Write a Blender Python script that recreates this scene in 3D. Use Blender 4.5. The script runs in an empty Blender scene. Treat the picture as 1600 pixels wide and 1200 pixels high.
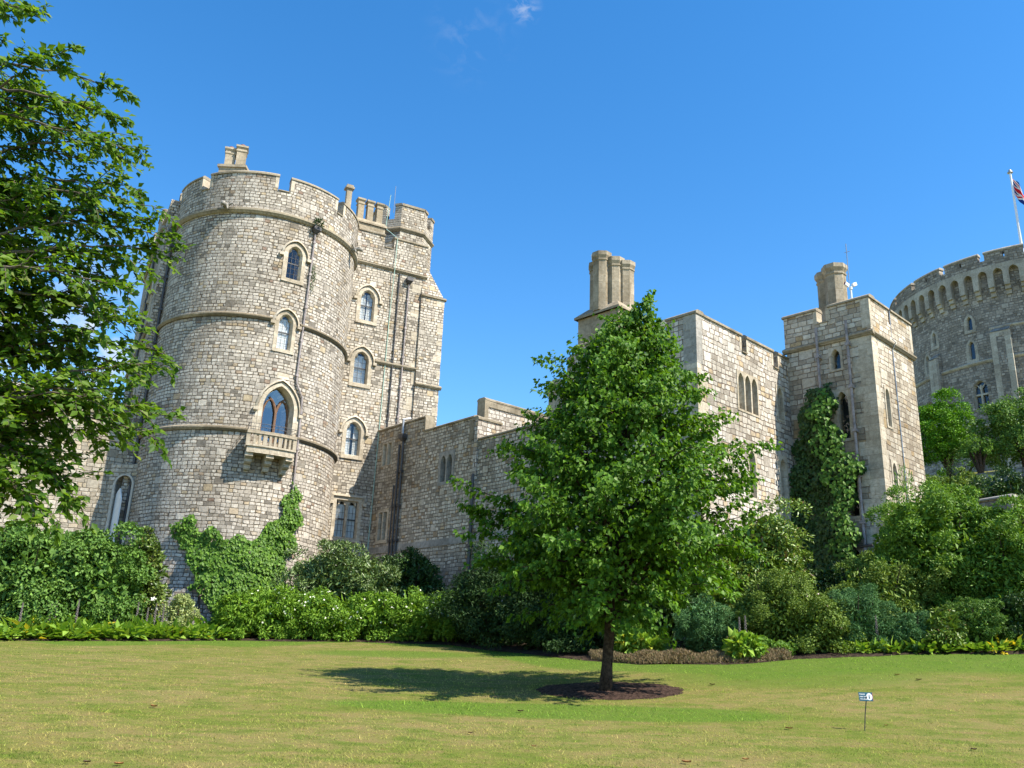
import bpy, bmesh, math, random
import numpy as np
from math import sin, cos, tan, pi, radians, degrees, atan2, sqrt, hypot, floor
from mathutils import Vector, Matrix

sc = bpy.context.scene
COL = sc.collection

# ------------------------------------------------------------------ camera
FPX, PITCH, ROLL, EYE = 1370.0, radians(17.8), radians(2.2), 1.6
W_ = Vector((0, cos(PITCH), sin(PITCH)))
r0 = Vector((1, 0, 0)); u0 = r0.cross(W_)
R_ = r0 * cos(ROLL) + u0 * sin(ROLL)
U_ = -r0 * sin(ROLL) + u0 * cos(ROLL)
cam_d = bpy.data.cameras.new('camera')
cam_d.sensor_width = 36.0
cam_d.lens = FPX / 1600 * 36
cam_d.clip_end = 3000
cam_o = bpy.data.objects.new('camera', cam_d)
COL.objects.link(cam_o)
M = Matrix((R_, U_, -W_)).transposed().to_4x4()
M.translation = (0, 0, EYE)
cam_o.matrix_world = M
sc.camera = cam_o

# ------------------------------------------------------------------ sky and sun
SUN_AZ, SUN_EL = radians(62.5), radians(49.5)      # azimuth from -Y towards +X
SUN = Vector((sin(SUN_AZ) * cos(SUN_EL), -cos(SUN_AZ) * cos(SUN_EL), sin(SUN_EL)))
sun_d = bpy.data.lights.new('sun', 'SUN')
sun_d.energy = 4.5
sun_d.angle = radians(0.5)
sun_d.color = (1.0, 0.925, 0.80)
sun_o = bpy.data.objects.new('sun', sun_d)
COL.objects.link(sun_o)
sun_o.rotation_euler = SUN.to_track_quat('Z', 'Y').to_euler()
sun_o.location = (20, -20, 40)

world = bpy.data.worlds.new('World')
sc.world = world
world.use_nodes = True
wt = world.node_tree
wt.nodes.clear()
def wn(t): return wt.nodes.new(t)
sky = wn('ShaderNodeTexSky')
sky.sky_type = 'NISHITA'
sky.sun_disc = False
sky.sun_elevation = SUN_EL
sky.sun_rotation = pi - SUN_AZ
sky.altitude = 100
sky.air_density = 1.0
sky.dust_density = 0.15
sky.ozone_density = 1.6
hs = wn('ShaderNodeHueSaturation')
hs.inputs['Saturation'].default_value = 1.36
hs.inputs['Value'].default_value = 1.0
wt.links.new(sky.outputs[0], hs.inputs['Color'])
geo = wn('ShaderNodeTexCoord')
def cloud_patch(px, py, spread, scale, thr, prev, amt, seed):
    """a wisp of cloud painted in the sky dome around one direction"""
    d = (W_ + R_ * ((px - 800) / FPX) - U_ * ((py - 600) / FPX)).normalized()
    dot = wn('ShaderNodeVectorMath'); dot.operation = 'DISTANCE'
    wt.links.new(geo.outputs['Generated'], dot.inputs[0]); dot.inputs[1].default_value = d
    m = wn('ShaderNodeMapRange'); m.interpolation_type = 'SMOOTHSTEP'
    m.inputs['From Min'].default_value = spread; m.inputs['From Max'].default_value = 0.0
    m.inputs['To Min'].default_value = 0; m.inputs['To Max'].default_value = 1
    wt.links.new(dot.outputs['Value'], m.inputs['Value'])
    nz = wn('ShaderNodeTexNoise'); nz.inputs['Scale'].default_value = scale
    nz.inputs['Detail'].default_value = 7; nz.inputs['Roughness'].default_value = 0.6
    nz.inputs['Distortion'].default_value = 0.6
    mp = wn('ShaderNodeMapping'); mp.inputs['Location'].default_value = (seed, 0, 0)
    mp.inputs['Scale'].default_value = (1, 1, 1.6)
    wt.links.new(geo.outputs['Generated'], mp.inputs[0]); wt.links.new(mp.outputs[0], nz.inputs['Vector'])
    r = wn('ShaderNodeMapRange'); r.inputs['From Min'].default_value = thr
    r.inputs['From Max'].default_value = thr + 0.22
    wt.links.new(nz.outputs[0], r.inputs['Value'])
    mu = wn('ShaderNodeMath'); mu.operation = 'MULTIPLY'
    wt.links.new(m.outputs[0], mu.inputs[0]); wt.links.new(r.outputs[0], mu.inputs[1])
    mu2 = wn('ShaderNodeMath'); mu2.operation = 'MULTIPLY'; mu2.inputs[1].default_value = amt
    wt.links.new(mu.outputs[0], mu2.inputs[0])
    mx = wn('ShaderNodeMix'); mx.data_type = 'RGBA'
    wt.links.new(mu2.outputs[0], mx.inputs[0]); wt.links.new(prev, mx.inputs[6])
    mx.inputs[7].default_value = (3.6, 3.7, 3.8, 1)
    return mx.outputs[2]
c = hs.outputs[0]
c = cloud_patch(820, 12, 0.022, 75, 0.42, c, 0.30, 3.1)
c = cloud_patch(735, 60, 0.06, 26, 0.47, c, 0.12, 8.1)
c = cloud_patch(120, 540, 0.15, 16, 0.44, c, 0.9, 1.7)
c = cloud_patch(-40, 470, 0.14, 14, 0.46, c, 0.8, 5.2)
bg = wn('ShaderNodeBackground'); bg.inputs['Strength'].default_value = 0.122
out = wn('ShaderNodeOutputWorld')
wt.links.new(c, bg.inputs[0]); wt.links.new(bg.outputs[0], out.inputs[0])

sc.view_settings.view_transform = 'Standard'
sc.view_settings.look = 'None'
sc.view_settings.gamma = 1
sc.view_settings.exposure = 1.16
sc.cycles.max_bounces = 6
sc.cycles.transparent_max_bounces = 12
sc.cycles.use_adaptive_sampling = True

rnd = random.Random(7)

# ------------------------------------------------------------------ helpers
def ray(px, py):
    return W_ + R_ * ((px - 800) / FPX) - U_ * ((py - 600) / FPX)
def at(px, py, D):
    """point seen at photo pixel (px,py) at horizontal distance D metres"""
    d = ray(px, py); k = D / hypot(d.x, d.y)
    return Vector((0, 0, EYE)) + d * k

def smooth(a, b, x):
    t = min(1, max(0, (x - a) / (b - a))); return t * t * (3 - 2 * t)
KEEP = (56.63, 88.42)
def g(x, y):
    """ground height"""
    yy = min(y, 60)
    z = 0.075 * yy - 0.3
    z += 0.066 * max(0, min(x, 30)) * smooth(14, 24, y)
    z += 0.03 * sin(x * 0.35 + 1.3) * sin(y * 0.27)
    r = hypot(x - KEEP[0], y - KEEP[1])
    m = 20.5 - max(0, r - 16) * 0.33
    k = 1.2
    return z + (math.log1p(math.exp((m - z) / k)) * k if m - z < 30 else m - z) if m - z > -12 else z
def on_ground(px, py):
    d = ray(px, py); o = Vector((0, 0, EYE)); k = 2.0
    while k < 200:
        p = o + d * k
        if p.z < g(p.x, p.y): return Vector((p.x, p.y, g(p.x, p.y)))
        k += 0.04
    return None

def tag(o, label=None, cat=None, group=None, kind=None):
    if label: o['label'] = label
    if cat: o['category'] = cat
    if group: o['group'] = group
    if kind: o['kind'] = kind
    return o
def empty(name, loc=(0, 0, 0), rz=0.0, label=None, cat=None, group=None):
    o = bpy.data.objects.new(name, None); COL.objects.link(o)
    o.location = loc; o.rotation_euler = (0, 0, rz); o.empty_display_size = 0.3
    return tag(o, label, cat, group)

class MB:
    def __init__(s): s.v = []; s.f = []
    def add(s, vs, fs):
        n = len(s.v); s.v += [tuple(p) for p in vs]; s.f += [tuple(i + n for i in f) for f in fs]
    def box(s, x0, x1, y0, y1, z0, z1, F=None, n=1):
        vs = []; fs = []
        for i in range(n + 1):
            x = x0 + (x1 - x0) * i / n
            vs += [(x, y0, z0), (x, y1, z0), (x, y1, z1), (x, y0, z1)]
        for i in range(n):
            a = i * 4; b = a + 4
            fs += [(a, b, b + 1, a + 1), (a + 1, b + 1, b + 2, a + 2), (a + 2, b + 2, b + 3, a + 3), (a + 3, b + 3, b, a)]
        fs += [(0, 1, 2, 3), (n * 4 + 3, n * 4 + 2, n * 4 + 1, n * 4)]
        if F: vs = [F(*p) for p in vs]
        s.add(vs, fs)
    def prism(s, outl, d0, d1, F):
        """outline [(s,z)] extruded in depth"""
        n = len(outl)
        vs = [F(p[0], d0, p[1]) for p in outl] + [F(p[0], d1, p[1]) for p in outl]
        fs = [(i, (i + 1) % n, n + (i + 1) % n, n + i) for i in range(n)]
        fs += [tuple(range(n - 1, -1, -1)), tuple(range(n, 2 * n))]
        s.add(vs, fs)
    def loops(s, ls, closed=True):
        """strip of quads between successive equal-length loops"""
        n = len(ls[0]); vs = [p for l in ls for p in l]; fs = []
        for k in range(len(ls) - 1):
            for i in range(n if closed else n - 1):
                j = (i + 1) % n
                fs.append((k * n + i, k * n + j, (k + 1) * n + j, (k + 1) * n + i))
        s.add(vs, fs)
    def mold(s, F, s0, s1, prof, n=1):
        """profile [(out,z)] swept along s"""
        m = len(prof); ls = []
        for i in range(n + 1):
            t = s0 + (s1 - s0) * i / n
            ls.append([F(t, -o, z) for o, z in prof])
        s.loops(ls)
        b = len(s.v) - (n + 1) * m
        s.f.append(tuple(b + i for i in range(m))); s.f.append(tuple(b + n * m + i for i in range(m - 1, -1, -1)))
    def tube(s, pts, rad, seg=8, cap=True):
        pts = [Vector(p) for p in pts]
        if not hasattr(rad, '__len__'): rad = [rad] * len(pts)
        ls = []; prev = None
        for i, p in enumerate(pts):
            t = (pts[min(i + 1, len(pts) - 1)] - pts[max(i - 1, 0)]).normalized()
            if prev is None:
                a = Vector((0, 0, 1)) if abs(t.z) < 0.9 else Vector((1, 0, 0))
                x = t.cross(a).normalized()
            else:
                x = (prev - t * prev.dot(t)).normalized()
            prev = x; y = t.cross(x)
            ls.append([p + (x * cos(2 * pi * k / seg) + y * sin(2 * pi * k / seg)) * rad[i] for k in range(seg)])
        s.loops(ls)
        if cap:
            b = len(s.v) - len(pts) * seg
            s.f.append(tuple(b + i for i in range(seg - 1, -1, -1)))
            e = len(s.v) - seg
            s.f.append(tuple(e + i for i in range(seg)))
    def lathe(s, prof, seg=16, c=(0, 0), ph=0.0, ax=1.0):
        """profile [(r,z)] spun about a vertical axis"""
        ls = [[(c[0] + r * cos(ph + 2 * pi * k / seg), c[1] + r * sin(ph + 2 * pi * k / seg), z) for k in range(seg)] for r, z in prof]
        s.loops(ls)
        b = len(s.v) - len(prof) * seg
        s.f.append(tuple(b + i for i in range(seg - 1, -1, -1)))
        e = len(s.v) - seg
        s.f.append(tuple(e + i for i in range(seg)))
    def build_each(s, name, mat, parent, nv=8):
        """one object per box"""
        for i in range(0, len(s.v), nv):
            q = MB(); q.v = s.v[i:i + nv]; q.f = [tuple(a - i for a in f) for f in s.f if i <= f[0] < i + nv]
            q.build(name, mat, parent)
    def mesh(s, name):
        me = bpy.data.meshes.new(name)
        me.from_pydata(s.v, [], s.f); me.update()
        bm = bmesh.new(); bm.from_mesh(me)
        bmesh.ops.recalc_face_normals(bm, faces=bm.faces)
        bm.to_mesh(me); bm.free()
        return me
    def build(s, name, mat, parent=None, smooth_=False, loc=None):
        me = s.mesh(name)
        me.materials.append(mat)
        if smooth_:
            for p in me.polygons: p.use_smooth = True
        o = bpy.data.objects.new(name, me); COL.objects.link(o)
        if parent: o.parent = parent
        if loc is not None: o.location = loc
        return o

def cut(o, cutter):
    """subtract the cutter mesh from o for good"""
    if not cutter.f: return
    cm = bpy.data.objects.new('opening_cutter', cutter.mesh('opening_cutter')); COL.objects.link(cm)
    par = o.parent; o.parent = None
    md = o.modifiers.new('openings', 'BOOLEAN'); md.operation = 'DIFFERENCE'; md.solver = 'EXACT'; md.object = cm
    dg = bpy.context.evaluated_depsgraph_get(); dg.update()
    me = bpy.data.meshes.new_from_object(o.evaluated_get(dg))
    o.modifiers.clear(); old = o.data; o.data = me; me.name = old.name
    bpy.data.objects.remove(cm, do_unlink=True)
    o.parent = par

# ------------------------------------------------------------------ node helper
class NT:
    def __init__(s, name):
        s.m = bpy.data.materials.new(name); s.m.use_nodes = True; s.t = s.m.node_tree; s.t.nodes.clear()
        s.out = s.n('ShaderNodeOutputMaterial')
    def n(s, t, **kw):
        x = s.t.nodes.new(t)
        for k, v in kw.items(): setattr(x, k, v)
        return x
    def put(s, sock, v):
        if isinstance(v, bpy.types.NodeSocket): s.t.links.new(v, sock)
        elif v is not None: sock.default_value = v
    def ma(s, op, a, b=None, c=None, clamp=False):
        x = s.n('ShaderNodeMath', operation=op); x.use_clamp = clamp
        for i, v in enumerate((a, b, c)):
            if v is not None: s.put(x.inputs[i], v)
        return x.outputs[0]
    def xyz(s, a, b, c):
        x = s.n('ShaderNodeCombineXYZ')
        for i, v in enumerate((a, b, c)): s.put(x.inputs[i], v)
        return x.outputs[0]
    def sep(s, v):
        x = s.n('ShaderNodeSeparateXYZ'); s.put(x.inputs[0], v); return x.outputs
    def noise(s, vec, scale, detail=3, rough=0.5, dist=0.0, col=False):
        x = s.n('ShaderNodeTexNoise'); s.put(x.inputs['Vector'], vec); x.inputs['Scale'].default_value = scale
        x.inputs['Detail'].default_value = detail; x.inputs['Roughness'].default_value = rough
        x.inputs['Distortion'].default_value = dist
        return x.outputs[1 if col else 0]
    def white(s, vec):
        x = s.n('ShaderNodeTexWhiteNoise', noise_dimensions='3D'); s.put(x.inputs['Vector'], vec)
        return x.outputs['Value'], x.outputs['Color']
    def rng(s, v, a, b, c=0.0, d=1.0, sm=False):
        x = s.n('ShaderNodeMapRange')
        if sm: x.interpolation_type = 'SMOOTHSTEP'
        s.put(x.inputs[0], v)
        for i, q in enumerate((a, b, c, d)): s.put(x.inputs[i + 1], q)
        return x.outputs[0]
    def mix(s, f, a, b, mode='MIX'):
        x = s.n('ShaderNodeMix', data_type='RGBA', blend_type=mode)
        s.put(x.inputs[0], f)
        s.put(x.inputs[6], a if isinstance(a, bpy.types.NodeSocket) else (*a, 1) if len(a) == 3 else a)
        s.put(x.inputs[7], b if isinstance(b, bpy.types.NodeSocket) else (*b, 1) if len(b) == 3 else b)
        return x.outputs[2]
    def ramp(s, v, stops, const=False):
        x = s.n('ShaderNodeValToRGB'); s.put(x.inputs[0], v)
        cr = x.color_ramp
        if const: cr.interpolation = 'CONSTANT'
        while len(cr.elements) < len(stops): cr.elements.new(0.5)
        for e, (p, col) in zip(cr.elements, stops): e.position = p; e.color = (*col, 1)
        return x.outputs[0]
    def princ(s, col, rough=0.8, bump=None, bstr=0.5, bdist=0.02, spec=0.3, metal=0.0):
        x = s.n('ShaderNodeBsdfPrincipled')
        s.put(x.inputs['Base Color'], col if isinstance(col, bpy.types.NodeSocket) else (*col, 1))
        s.put(x.inputs['Roughness'], rough); x.inputs['Specular IOR Level'].default_value = spec
        x.inputs['Metallic'].default_value = metal
        if bump is not None:
            b = s.n('ShaderNodeBump'); b.inputs['Strength'].default_value = bstr; b.inputs['Distance'].default_value = bdist
            s.put(b.inputs['Height'], bump); s.t.links.new(b.outputs[0], x.inputs['Normal'])
        return x
    def done(s, sh):
        s.t.links.new(sh.outputs[0] if hasattr(sh, 'outputs') else sh, s.out.inputs[0]); return s.m

def stone_mat(name, R=None, h=0.26, w=0.34, joint=0.028, stops=None, mortar=(0.13, 0.112, 0.09), wob=1.0,
              tone=(1, 1, 1), stain=0.35, bstr=0.9, rag=0.02, big=0.05):
    t = NT(name)
    tc = t.n('ShaderNodeTexCoord')
    P = tc.outputs['Object']; x, y, z = t.sep(P)
    if R:
        u = t.ma('MULTIPLY', t.ma('ARCTAN2', x, t.ma('MULTIPLY', y, -1)), R)
    else:
        nx, ny, nz = t.sep(tc.outputs['Normal'])
        u = t.ma('ADD', t.ma('MULTIPLY', x, t.ma('ABSOLUTE', ny)), t.ma('MULTIPLY', y, t.ma('ABSOLUTE', nx)))
    v = z
    uv = t.xyz(u, v, 0)
    # courses of uneven height that waver a little
    n1 = t.noise(t.xyz(3.3, v, 0), 1.1 / h, 1, 0.5)
    n2 = t.noise(uv, 0.55, 2, 0.5)
    n3 = t.noise(uv, 2.6, 2, 0.5)
    vv = t.ma('DIVIDE', v, h)
    vv = t.ma('ADD', vv, t.ma('MULTIPLY', t.ma('SUBTRACT', n1, 0.5), 0.55))
    vv = t.ma('ADD', vv, t.ma('MULTIPLY', t.ma('SUBTRACT', n2, 0.5), 0.7 * wob))
    vv = t.ma('ADD', vv, t.ma('MULTIPLY', t.ma('SUBTRACT', n3, 0.5), 0.45 * wob))
    row = t.ma('FLOOR', vv); fv = t.ma('SUBTRACT', vv, row)
    rw, _ = t.white(t.xyz(row, 1.7, 0))
    uu = t.ma('ADD', t.ma('DIVIDE', u, w), t.ma('MULTIPLY', rw, 31.0))
    nw = t.noise(t.xyz(t.ma('DIVIDE', u, w), t.ma('MULTIPLY', row, 7.31), 0), 0.75, 1, 0.5)
    uu = t.ma('ADD', uu, t.ma('MULTIPLY', t.ma('SUBTRACT', nw, 0.5), 1.3 * wob))
    col = t.ma('FLOOR', uu); fu = t.ma('SUBTRACT', uu, col)
    rv, rc = t.white(t.xyz(row, col, 0.5))
    du = t.ma('MULTIPLY', t.ma('MINIMUM', fu, t.ma('SUBTRACT', 1, fu)), w)
    dv = t.ma('MULTIPLY', t.ma('MINIMUM', fv, t.ma('SUBTRACT', 1, fv)), h)
    d = t.ma('SMOOTH_MIN', du, dv, 0.05)
    if big:
        # now and then one large block takes the place of several small ones
        v2 = t.ma('DIVIDE', vv, 2.0); row2 = t.ma('FLOOR', v2); fv2 = t.ma('SUBTRACT', v2, row2)
        rw2, _ = t.white(t.xyz(row2, 4.1, 3.0))
        u2 = t.ma('ADD', t.ma('DIVIDE', u, w * 1.7), t.ma('MULTIPLY', rw2, 17.0)); col2 = t.ma('FLOOR', u2); fu2 = t.ma('SUBTRACT', u2, col2)
        rb, _ = t.white(t.xyz(row2, col2, 8.5)); rb2, _ = t.white(t.xyz(row2, col2, 2.5))
        isb = t.ma('LESS_THAN', rb, big)
        d2 = t.ma('SMOOTH_MIN', t.ma('MULTIPLY', t.ma('MINIMUM', fu2, t.ma('SUBTRACT', 1, fu2)), w * 1.7), t.ma('MULTIPLY', t.ma('MINIMUM', fv2, t.ma('SUBTRACT', 1, fv2)), h * 2), 0.05)
        d = t.ma('ADD', t.ma('MULTIPLY', isb, d2), t.ma('MULTIPLY', t.ma('SUBTRACT', 1, isb), d))
        rv = t.ma('ADD', t.ma('MULTIPLY', isb, rb2), t.ma('MULTIPLY', t.ma('SUBTRACT', 1, isb), rv))
    rgn = t.noise(P, 9.0, 3, 0.6)
    d = t.ma('ADD', d, t.ma('MULTIPLY', t.ma('SUBTRACT', rgn, 0.5), rag * 1.6))
    d = t.ma('SUBTRACT', d, t.ma('MULTIPLY', t.ma('SUBTRACT', rv, 0.6), 0.012 * wob))
    mask = t.rng(d, joint * 0.25, joint * 1.15, 0, 1, True)
    stops = stops or [(0.0, (0.21, 0.195, 0.17)), (0.08, (0.37, 0.345, 0.30)), (0.3, (0.48, 0.45, 0.40)), (0.6, (0.56, 0.53, 0.475)),
                      (0.88, (0.67, 0.64, 0.57)), (0.93, (0.47, 0.39, 0.28)), (0.965, (0.52, 0.45, 0.32)), (1.0, (0.30, 0.22, 0.18))]
    sc_ = t.ramp(rv, stops)
    mot = t.noise(P, 7.0, 4, 0.65)
    sc_ = t.mix(0.75, sc_, t.ramp(mot, [(0.3, (0.62, 0.61, 0.59)), (0.62, (1.12, 1.12, 1.12))]), 'MULTIPLY')
    fine = t.noise(P, 38.0, 2, 0.6)
    sc_ = t.mix(0.5, sc_, t.ramp(fine, [(0.3, (0.72, 0.72, 0.72)), (0.65, (1.12, 1.12, 1.12))]), 'MULTIPLY')
    mo = t.mix(t.rng(t.noise(P, 4.0, 3), 0.35, 0.7), mortar, tuple(min(1, q * 2.2) for q in mortar))
    c = t.mix(mask, mo, sc_)
    st = t.noise(t.xyz(t.ma('MULTIPLY', u, 0.55), t.ma('MULTIPLY', v, 0.22), 2.0), 1.3, 5, 0.62)
    c = t.mix(stain, c, t.ramp(st, [(0.36, (0.50, 0.48, 0.44)), (0.55, (1, 1, 1)), (0.7, (1.08, 1.05, 1.0))]), 'MULTIPLY')
    pt = t.noise(t.xyz(u, v, 9.0), 0.33, 3, 0.55)
    c = t.mix(stain * .8, c, t.ramp(pt, [(0.38, (0.70, 0.64, 0.56)), (0.5, (1, 1, 1)), (0.63, (1.12, 1.1, 1.08))]), 'MULTIPLY')
    c = t.mix(1.0, c, tone, 'MULTIPLY')
    hgt = t.ma('ADD', t.ma('MULTIPLY', mask, 1.0), t.ma('MULTIPLY', rv, 0.45))
    hgt = t.ma('ADD', hgt, t.ma('MULTIPLY', mot, 0.55))
    hgt = t.ma('ADD', hgt, t.ma('MULTIPLY', fine, 0.18))
    return t.done(t.princ(c, 0.92, hgt, bstr, 0.045, 0.15))

def plain_mat(name, col, rough=0.8, var=0.15, scale=3.0, bump=0.2, spec=0.3, metal=0.0, bd=0.01, streak=False):
    t = NT(name); tc = t.n('ShaderNodeTexCoord'); P = tc.outputs['Object']
    nz = t.noise(P, scale, 5, 0.6)
    nf = t.noise(P, scale * 7, 3, 0.6)
    c = t.mix(1.0, col, t.ramp(nz, [(0.3, (1 - var * 1.6,) * 3), (0.7, (1 + var,) * 3)]), 'MULTIPLY')
    c = t.mix(1.0, c, t.ramp(nf, [(0.3, (1 - var * 0.8,) * 3), (0.7, (1 + var * 0.5,) * 3)]), 'MULTIPLY')
    if streak:
        x, y, z = t.sep(P)
        s = t.noise(t.xyz(t.ma('MULTIPLY', x, 3), t.ma('MULTIPLY', y, 3), t.ma('MULTIPLY', z, 0.5)), 1.6, 4, 0.6)
        c = t.mix(0.8, c, t.ramp(s, [(0.38, (0.45, 0.43, 0.38)), (0.55, (1, 1, 1))]), 'MULTIPLY')
    return t.done(t.princ(c, rough, t.ma('ADD', nz, nf), bump, bd, spec, metal))

def leaf_mat(name, dark, light, trans=0.35, rough=0.45, spec=0.35, tint=None):
    trans *= .8; spec *= .6; rough = min(.8, rough + .08)
    """leaf colour differs from leaf to leaf through the face attribute rnd"""
    t = NT(name)
    a = t.n('ShaderNodeAttribute', attribute_name='rnd').outputs['Fac']
    stops = [(0.0, dark), (0.55, tuple((p + q) / 2 for p, q in zip(dark, light))), (0.93, light)]
    stops.append((1.0, tint or tuple(min(1, q * 1.35) for q in light)))
    c = t.ramp(a, stops)
    p = t.princ(c, rough, None, spec=spec)
    tr = t.n('ShaderNodeBsdfTranslucent')
    c2 = t.mix(1.0, c, (1.3, 1.25, 0.5), 'MULTIPLY')
    t.put(tr.inputs[0], c2)
    mx = t.n('ShaderNodeMixShader'); mx.inputs[0].default_value = trans
    t.t.links.new(p.outputs[0], mx.inputs[1]); t.t.links.new(tr.outputs[0], mx.inputs[2])
    return t.done(mx)

MAT = {}
STOPS_G = [(0.0, (0.22, 0.205, 0.18)), (0.15, (0.32, 0.30, 0.265)), (0.4, (0.43, 0.41, 0.365)), (0.7, (0.51, 0.485, 0.44)), (0.88, (0.60, 0.575, 0.52)),
           (0.93, (0.42, 0.33, 0.21)), (1.0, (0.26, 0.215, 0.17))]
MAT['drum'] = stone_mat('drum_stone', R=4.67, h=0.162, w=0.25, joint=.019, wob=1.15, tone=(.87, .84, .81), stain=.45)
MAT['wall'] = stone_mat('rubble_stone', h=0.165, w=0.225, joint=.019, stops=STOPS_G, tone=(1.12,1.05,.95), wob=1.3, stain=.45)
MAT['block'] = stone_mat('block_stone', h=0.162, w=0.235, joint=.019, wob=1.2, tone=(.96, .92, .87), stain=.5)
MAT['pale'] = stone_mat('pale_stone', big=0.09, h=0.20, w=0.28, joint=0.018, wob=1.2,
    stops=[(0.0, (0.32, 0.29, 0.25)), (0.2, (0.48, 0.45, 0.40)), (0.55, (0.60, 0.575, 0.525)), (0.86, (0.70, 0.675, 0.62)), (0.93, (0.46, 0.37, 0.25)), (1.0, (0.58, 0.49, 0.34))], mortar=(0.16, 0.13, 0.108), stain=0.42, tone=(.93, .90, .87))
MAT['turret'] = stone_mat('turret_stone', big=0.09, h=0.205, w=0.36, joint=0.018, mortar=(0.20, 0.165, 0.13),
    stops=[(0.0, (0.30, 0.26, 0.21)), (0.25, (0.42, 0.38, 0.32)), (0.6, (0.52, 0.485, 0.42)), (0.86, (0.62, 0.59, 0.52)), (0.94, (0.40, 0.31, 0.19)), (1.0, (0.34, 0.27, 0.18))], stain=0.5, wob=0.8, tone=(.98, .94, .88))
MAT['keep'] = stone_mat('keep_stone', R=13.6, h=0.26, w=0.38, joint=0.03, mortar=(0.15, 0.135, 0.12),
    stops=[(0.0, (0.20, 0.185, 0.165)), (0.3, (0.30, 0.28, 0.25)), (0.75, (0.40, 0.375, 0.335)), (1.0, (0.50, 0.47, 0.42))], stain=0.35, tone=(.93, .90, .86))
MAT['garden_wall'] = stone_mat('garden_wall_stone', h=0.19, w=0.30, joint=0.02, mortar=(0.22, 0.19, 0.15),
    stops=[(0.0, (0.36, 0.32, 0.26)), (0.3, (0.50, 0.46, 0.39)), (0.7, (0.60, 0.56, 0.49)), (1.0, (0.55, 0.47, 0.34))], stain=0.35, tone=(.88, .86, .82))
MAT['trim'] = stone_mat('dressed_stone', big=0, h=0.30, w=0.75, joint=0.008, mortar=(0.26, 0.21, 0.15), wob=0.15, rag=0.004,
    stops=[(0.0, (0.42, 0.365, 0.28)), (0.5, (0.52, 0.46, 0.36)), (1.0, (0.58, 0.52, 0.42))], stain=0.45, bstr=0.35)
MAT['grey_trim'] = stone_mat('grey_dressed_stone', big=0, h=0.30, w=0.75, joint=0.008, mortar=(0.2, 0.18, 0.15), wob=0.15, rag=0.004,
    stops=[(0.0, (0.27, 0.26, 0.235)), (0.5, (0.335, 0.32, 0.29)), (1.0, (0.38, 0.36, 0.32))], stain=0.5, bstr=0.35)
MAT['keep_trim'] = stone_mat('keep_dressed_stone', big=0, R=13.6, h=0.45, w=0.9, joint=0.01, mortar=(0.26, 0.23, 0.18), wob=0.2, rag=0.005,
    stops=[(0.0, (0.34, 0.31, 0.26)), (0.5, (0.42, 0.385, 0.32)), (1.0, (0.48, 0.45, 0.38))], stain=0.4, bstr=0.3)
MAT['cope'] = stone_mat('coping_stone', big=0, h=0.30, w=0.75, joint=0.008, mortar=(0.22, 0.20, 0.16), wob=0.15, rag=0.004,
    stops=[(0.0, (0.30, 0.275, 0.225)), (0.5, (0.38, 0.35, 0.29)), (1.0, (0.44, 0.40, 0.33))], tone=(.85,.8,.72), stain=0.75, bstr=0.4)
MAT['chimney'] = stone_mat('chimney_stone', big=0, h=0.42, w=0.8, joint=0.008, mortar=(0.22, 0.18, 0.12), wob=0.15, rag=0.004,
    stops=[(0.0, (0.31, 0.26, 0.185)), (0.5, (0.38, 0.325, 0.24)), (1.0, (0.44, 0.38, 0.29))], stain=0.7, bstr=0.35)
MAT['iron'] = plain_mat('painted_iron', (0.06, 0.055, 0.055), 0.5, 0.3, 4, 0.2, 0.5)
MAT['pipe_grey'] = plain_mat('weathered_pipe', (0.30, 0.26, 0.25), 0.55, 0.3, 4, 0.2, 0.4)
MAT['lead'] = plain_mat('lead', (0.06, 0.062, 0.065), 0.6, 0.2)
MAT['copper'] = plain_mat('green_cable', (0.36, 0.52, 0.44), 0.7, 0.2)
MAT['wood'] = plain_mat('brown_window_wood', (0.16, 0.085, 0.045), 0.6, 0.25, 5, 0.2)
MAT['white_paint'] = plain_mat('white_paint', (0.72, 0.74, 0.74), 0.5, 0.06, 3, 0.1)
MAT['curtain'] = plain_mat('white_curtain', (0.66, 0.68, 0.68), 0.9, 0.05, 2, 0.0)
MAT['pot'] = plain_mat('terracotta', (0.36, 0.17, 0.11), 0.8, 0.2)
MAT['metal'] = plain_mat('grey_metal', (0.35, 0.36, 0.37), 0.4, 0.1, 3, 0.1, 0.5, 0.6)
MAT['white_metal'] = plain_mat('white_metal', (0.75, 0.77, 0.78), 0.35, 0.05, 3, 0.05, 0.5)
MAT['dark'] = plain_mat('dark_plastic', (0.02, 0.02, 0.022), 0.4, 0.1)
MAT['bark'] = plain_mat('bark', (0.075, 0.055, 0.04), 0.9, 0.45, 14, 0.9, 0.1, 0, 0.03)
MAT['beech_bark'] = plain_mat('beech_bark', (0.13, 0.11, 0.085), 0.85, 0.3, 10, 0.5, 0.1, 0, 0.01)
MAT['twig'] = plain_mat('twig', (0.12, 0.10, 0.05), 0.85, 0.3, 10, 0.4)
MAT['soil'] = plain_mat('soil', (0.06, 0.042, 0.03), 0.95, 0.5, 7, 1.0, 0.1, 0, 0.04)
MAT['mulch'] = plain_mat('mulch', (0.105, 0.064, 0.048), 0.95, 0.6, 16, 1.0, 0.1, 0, 0.05)

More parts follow.
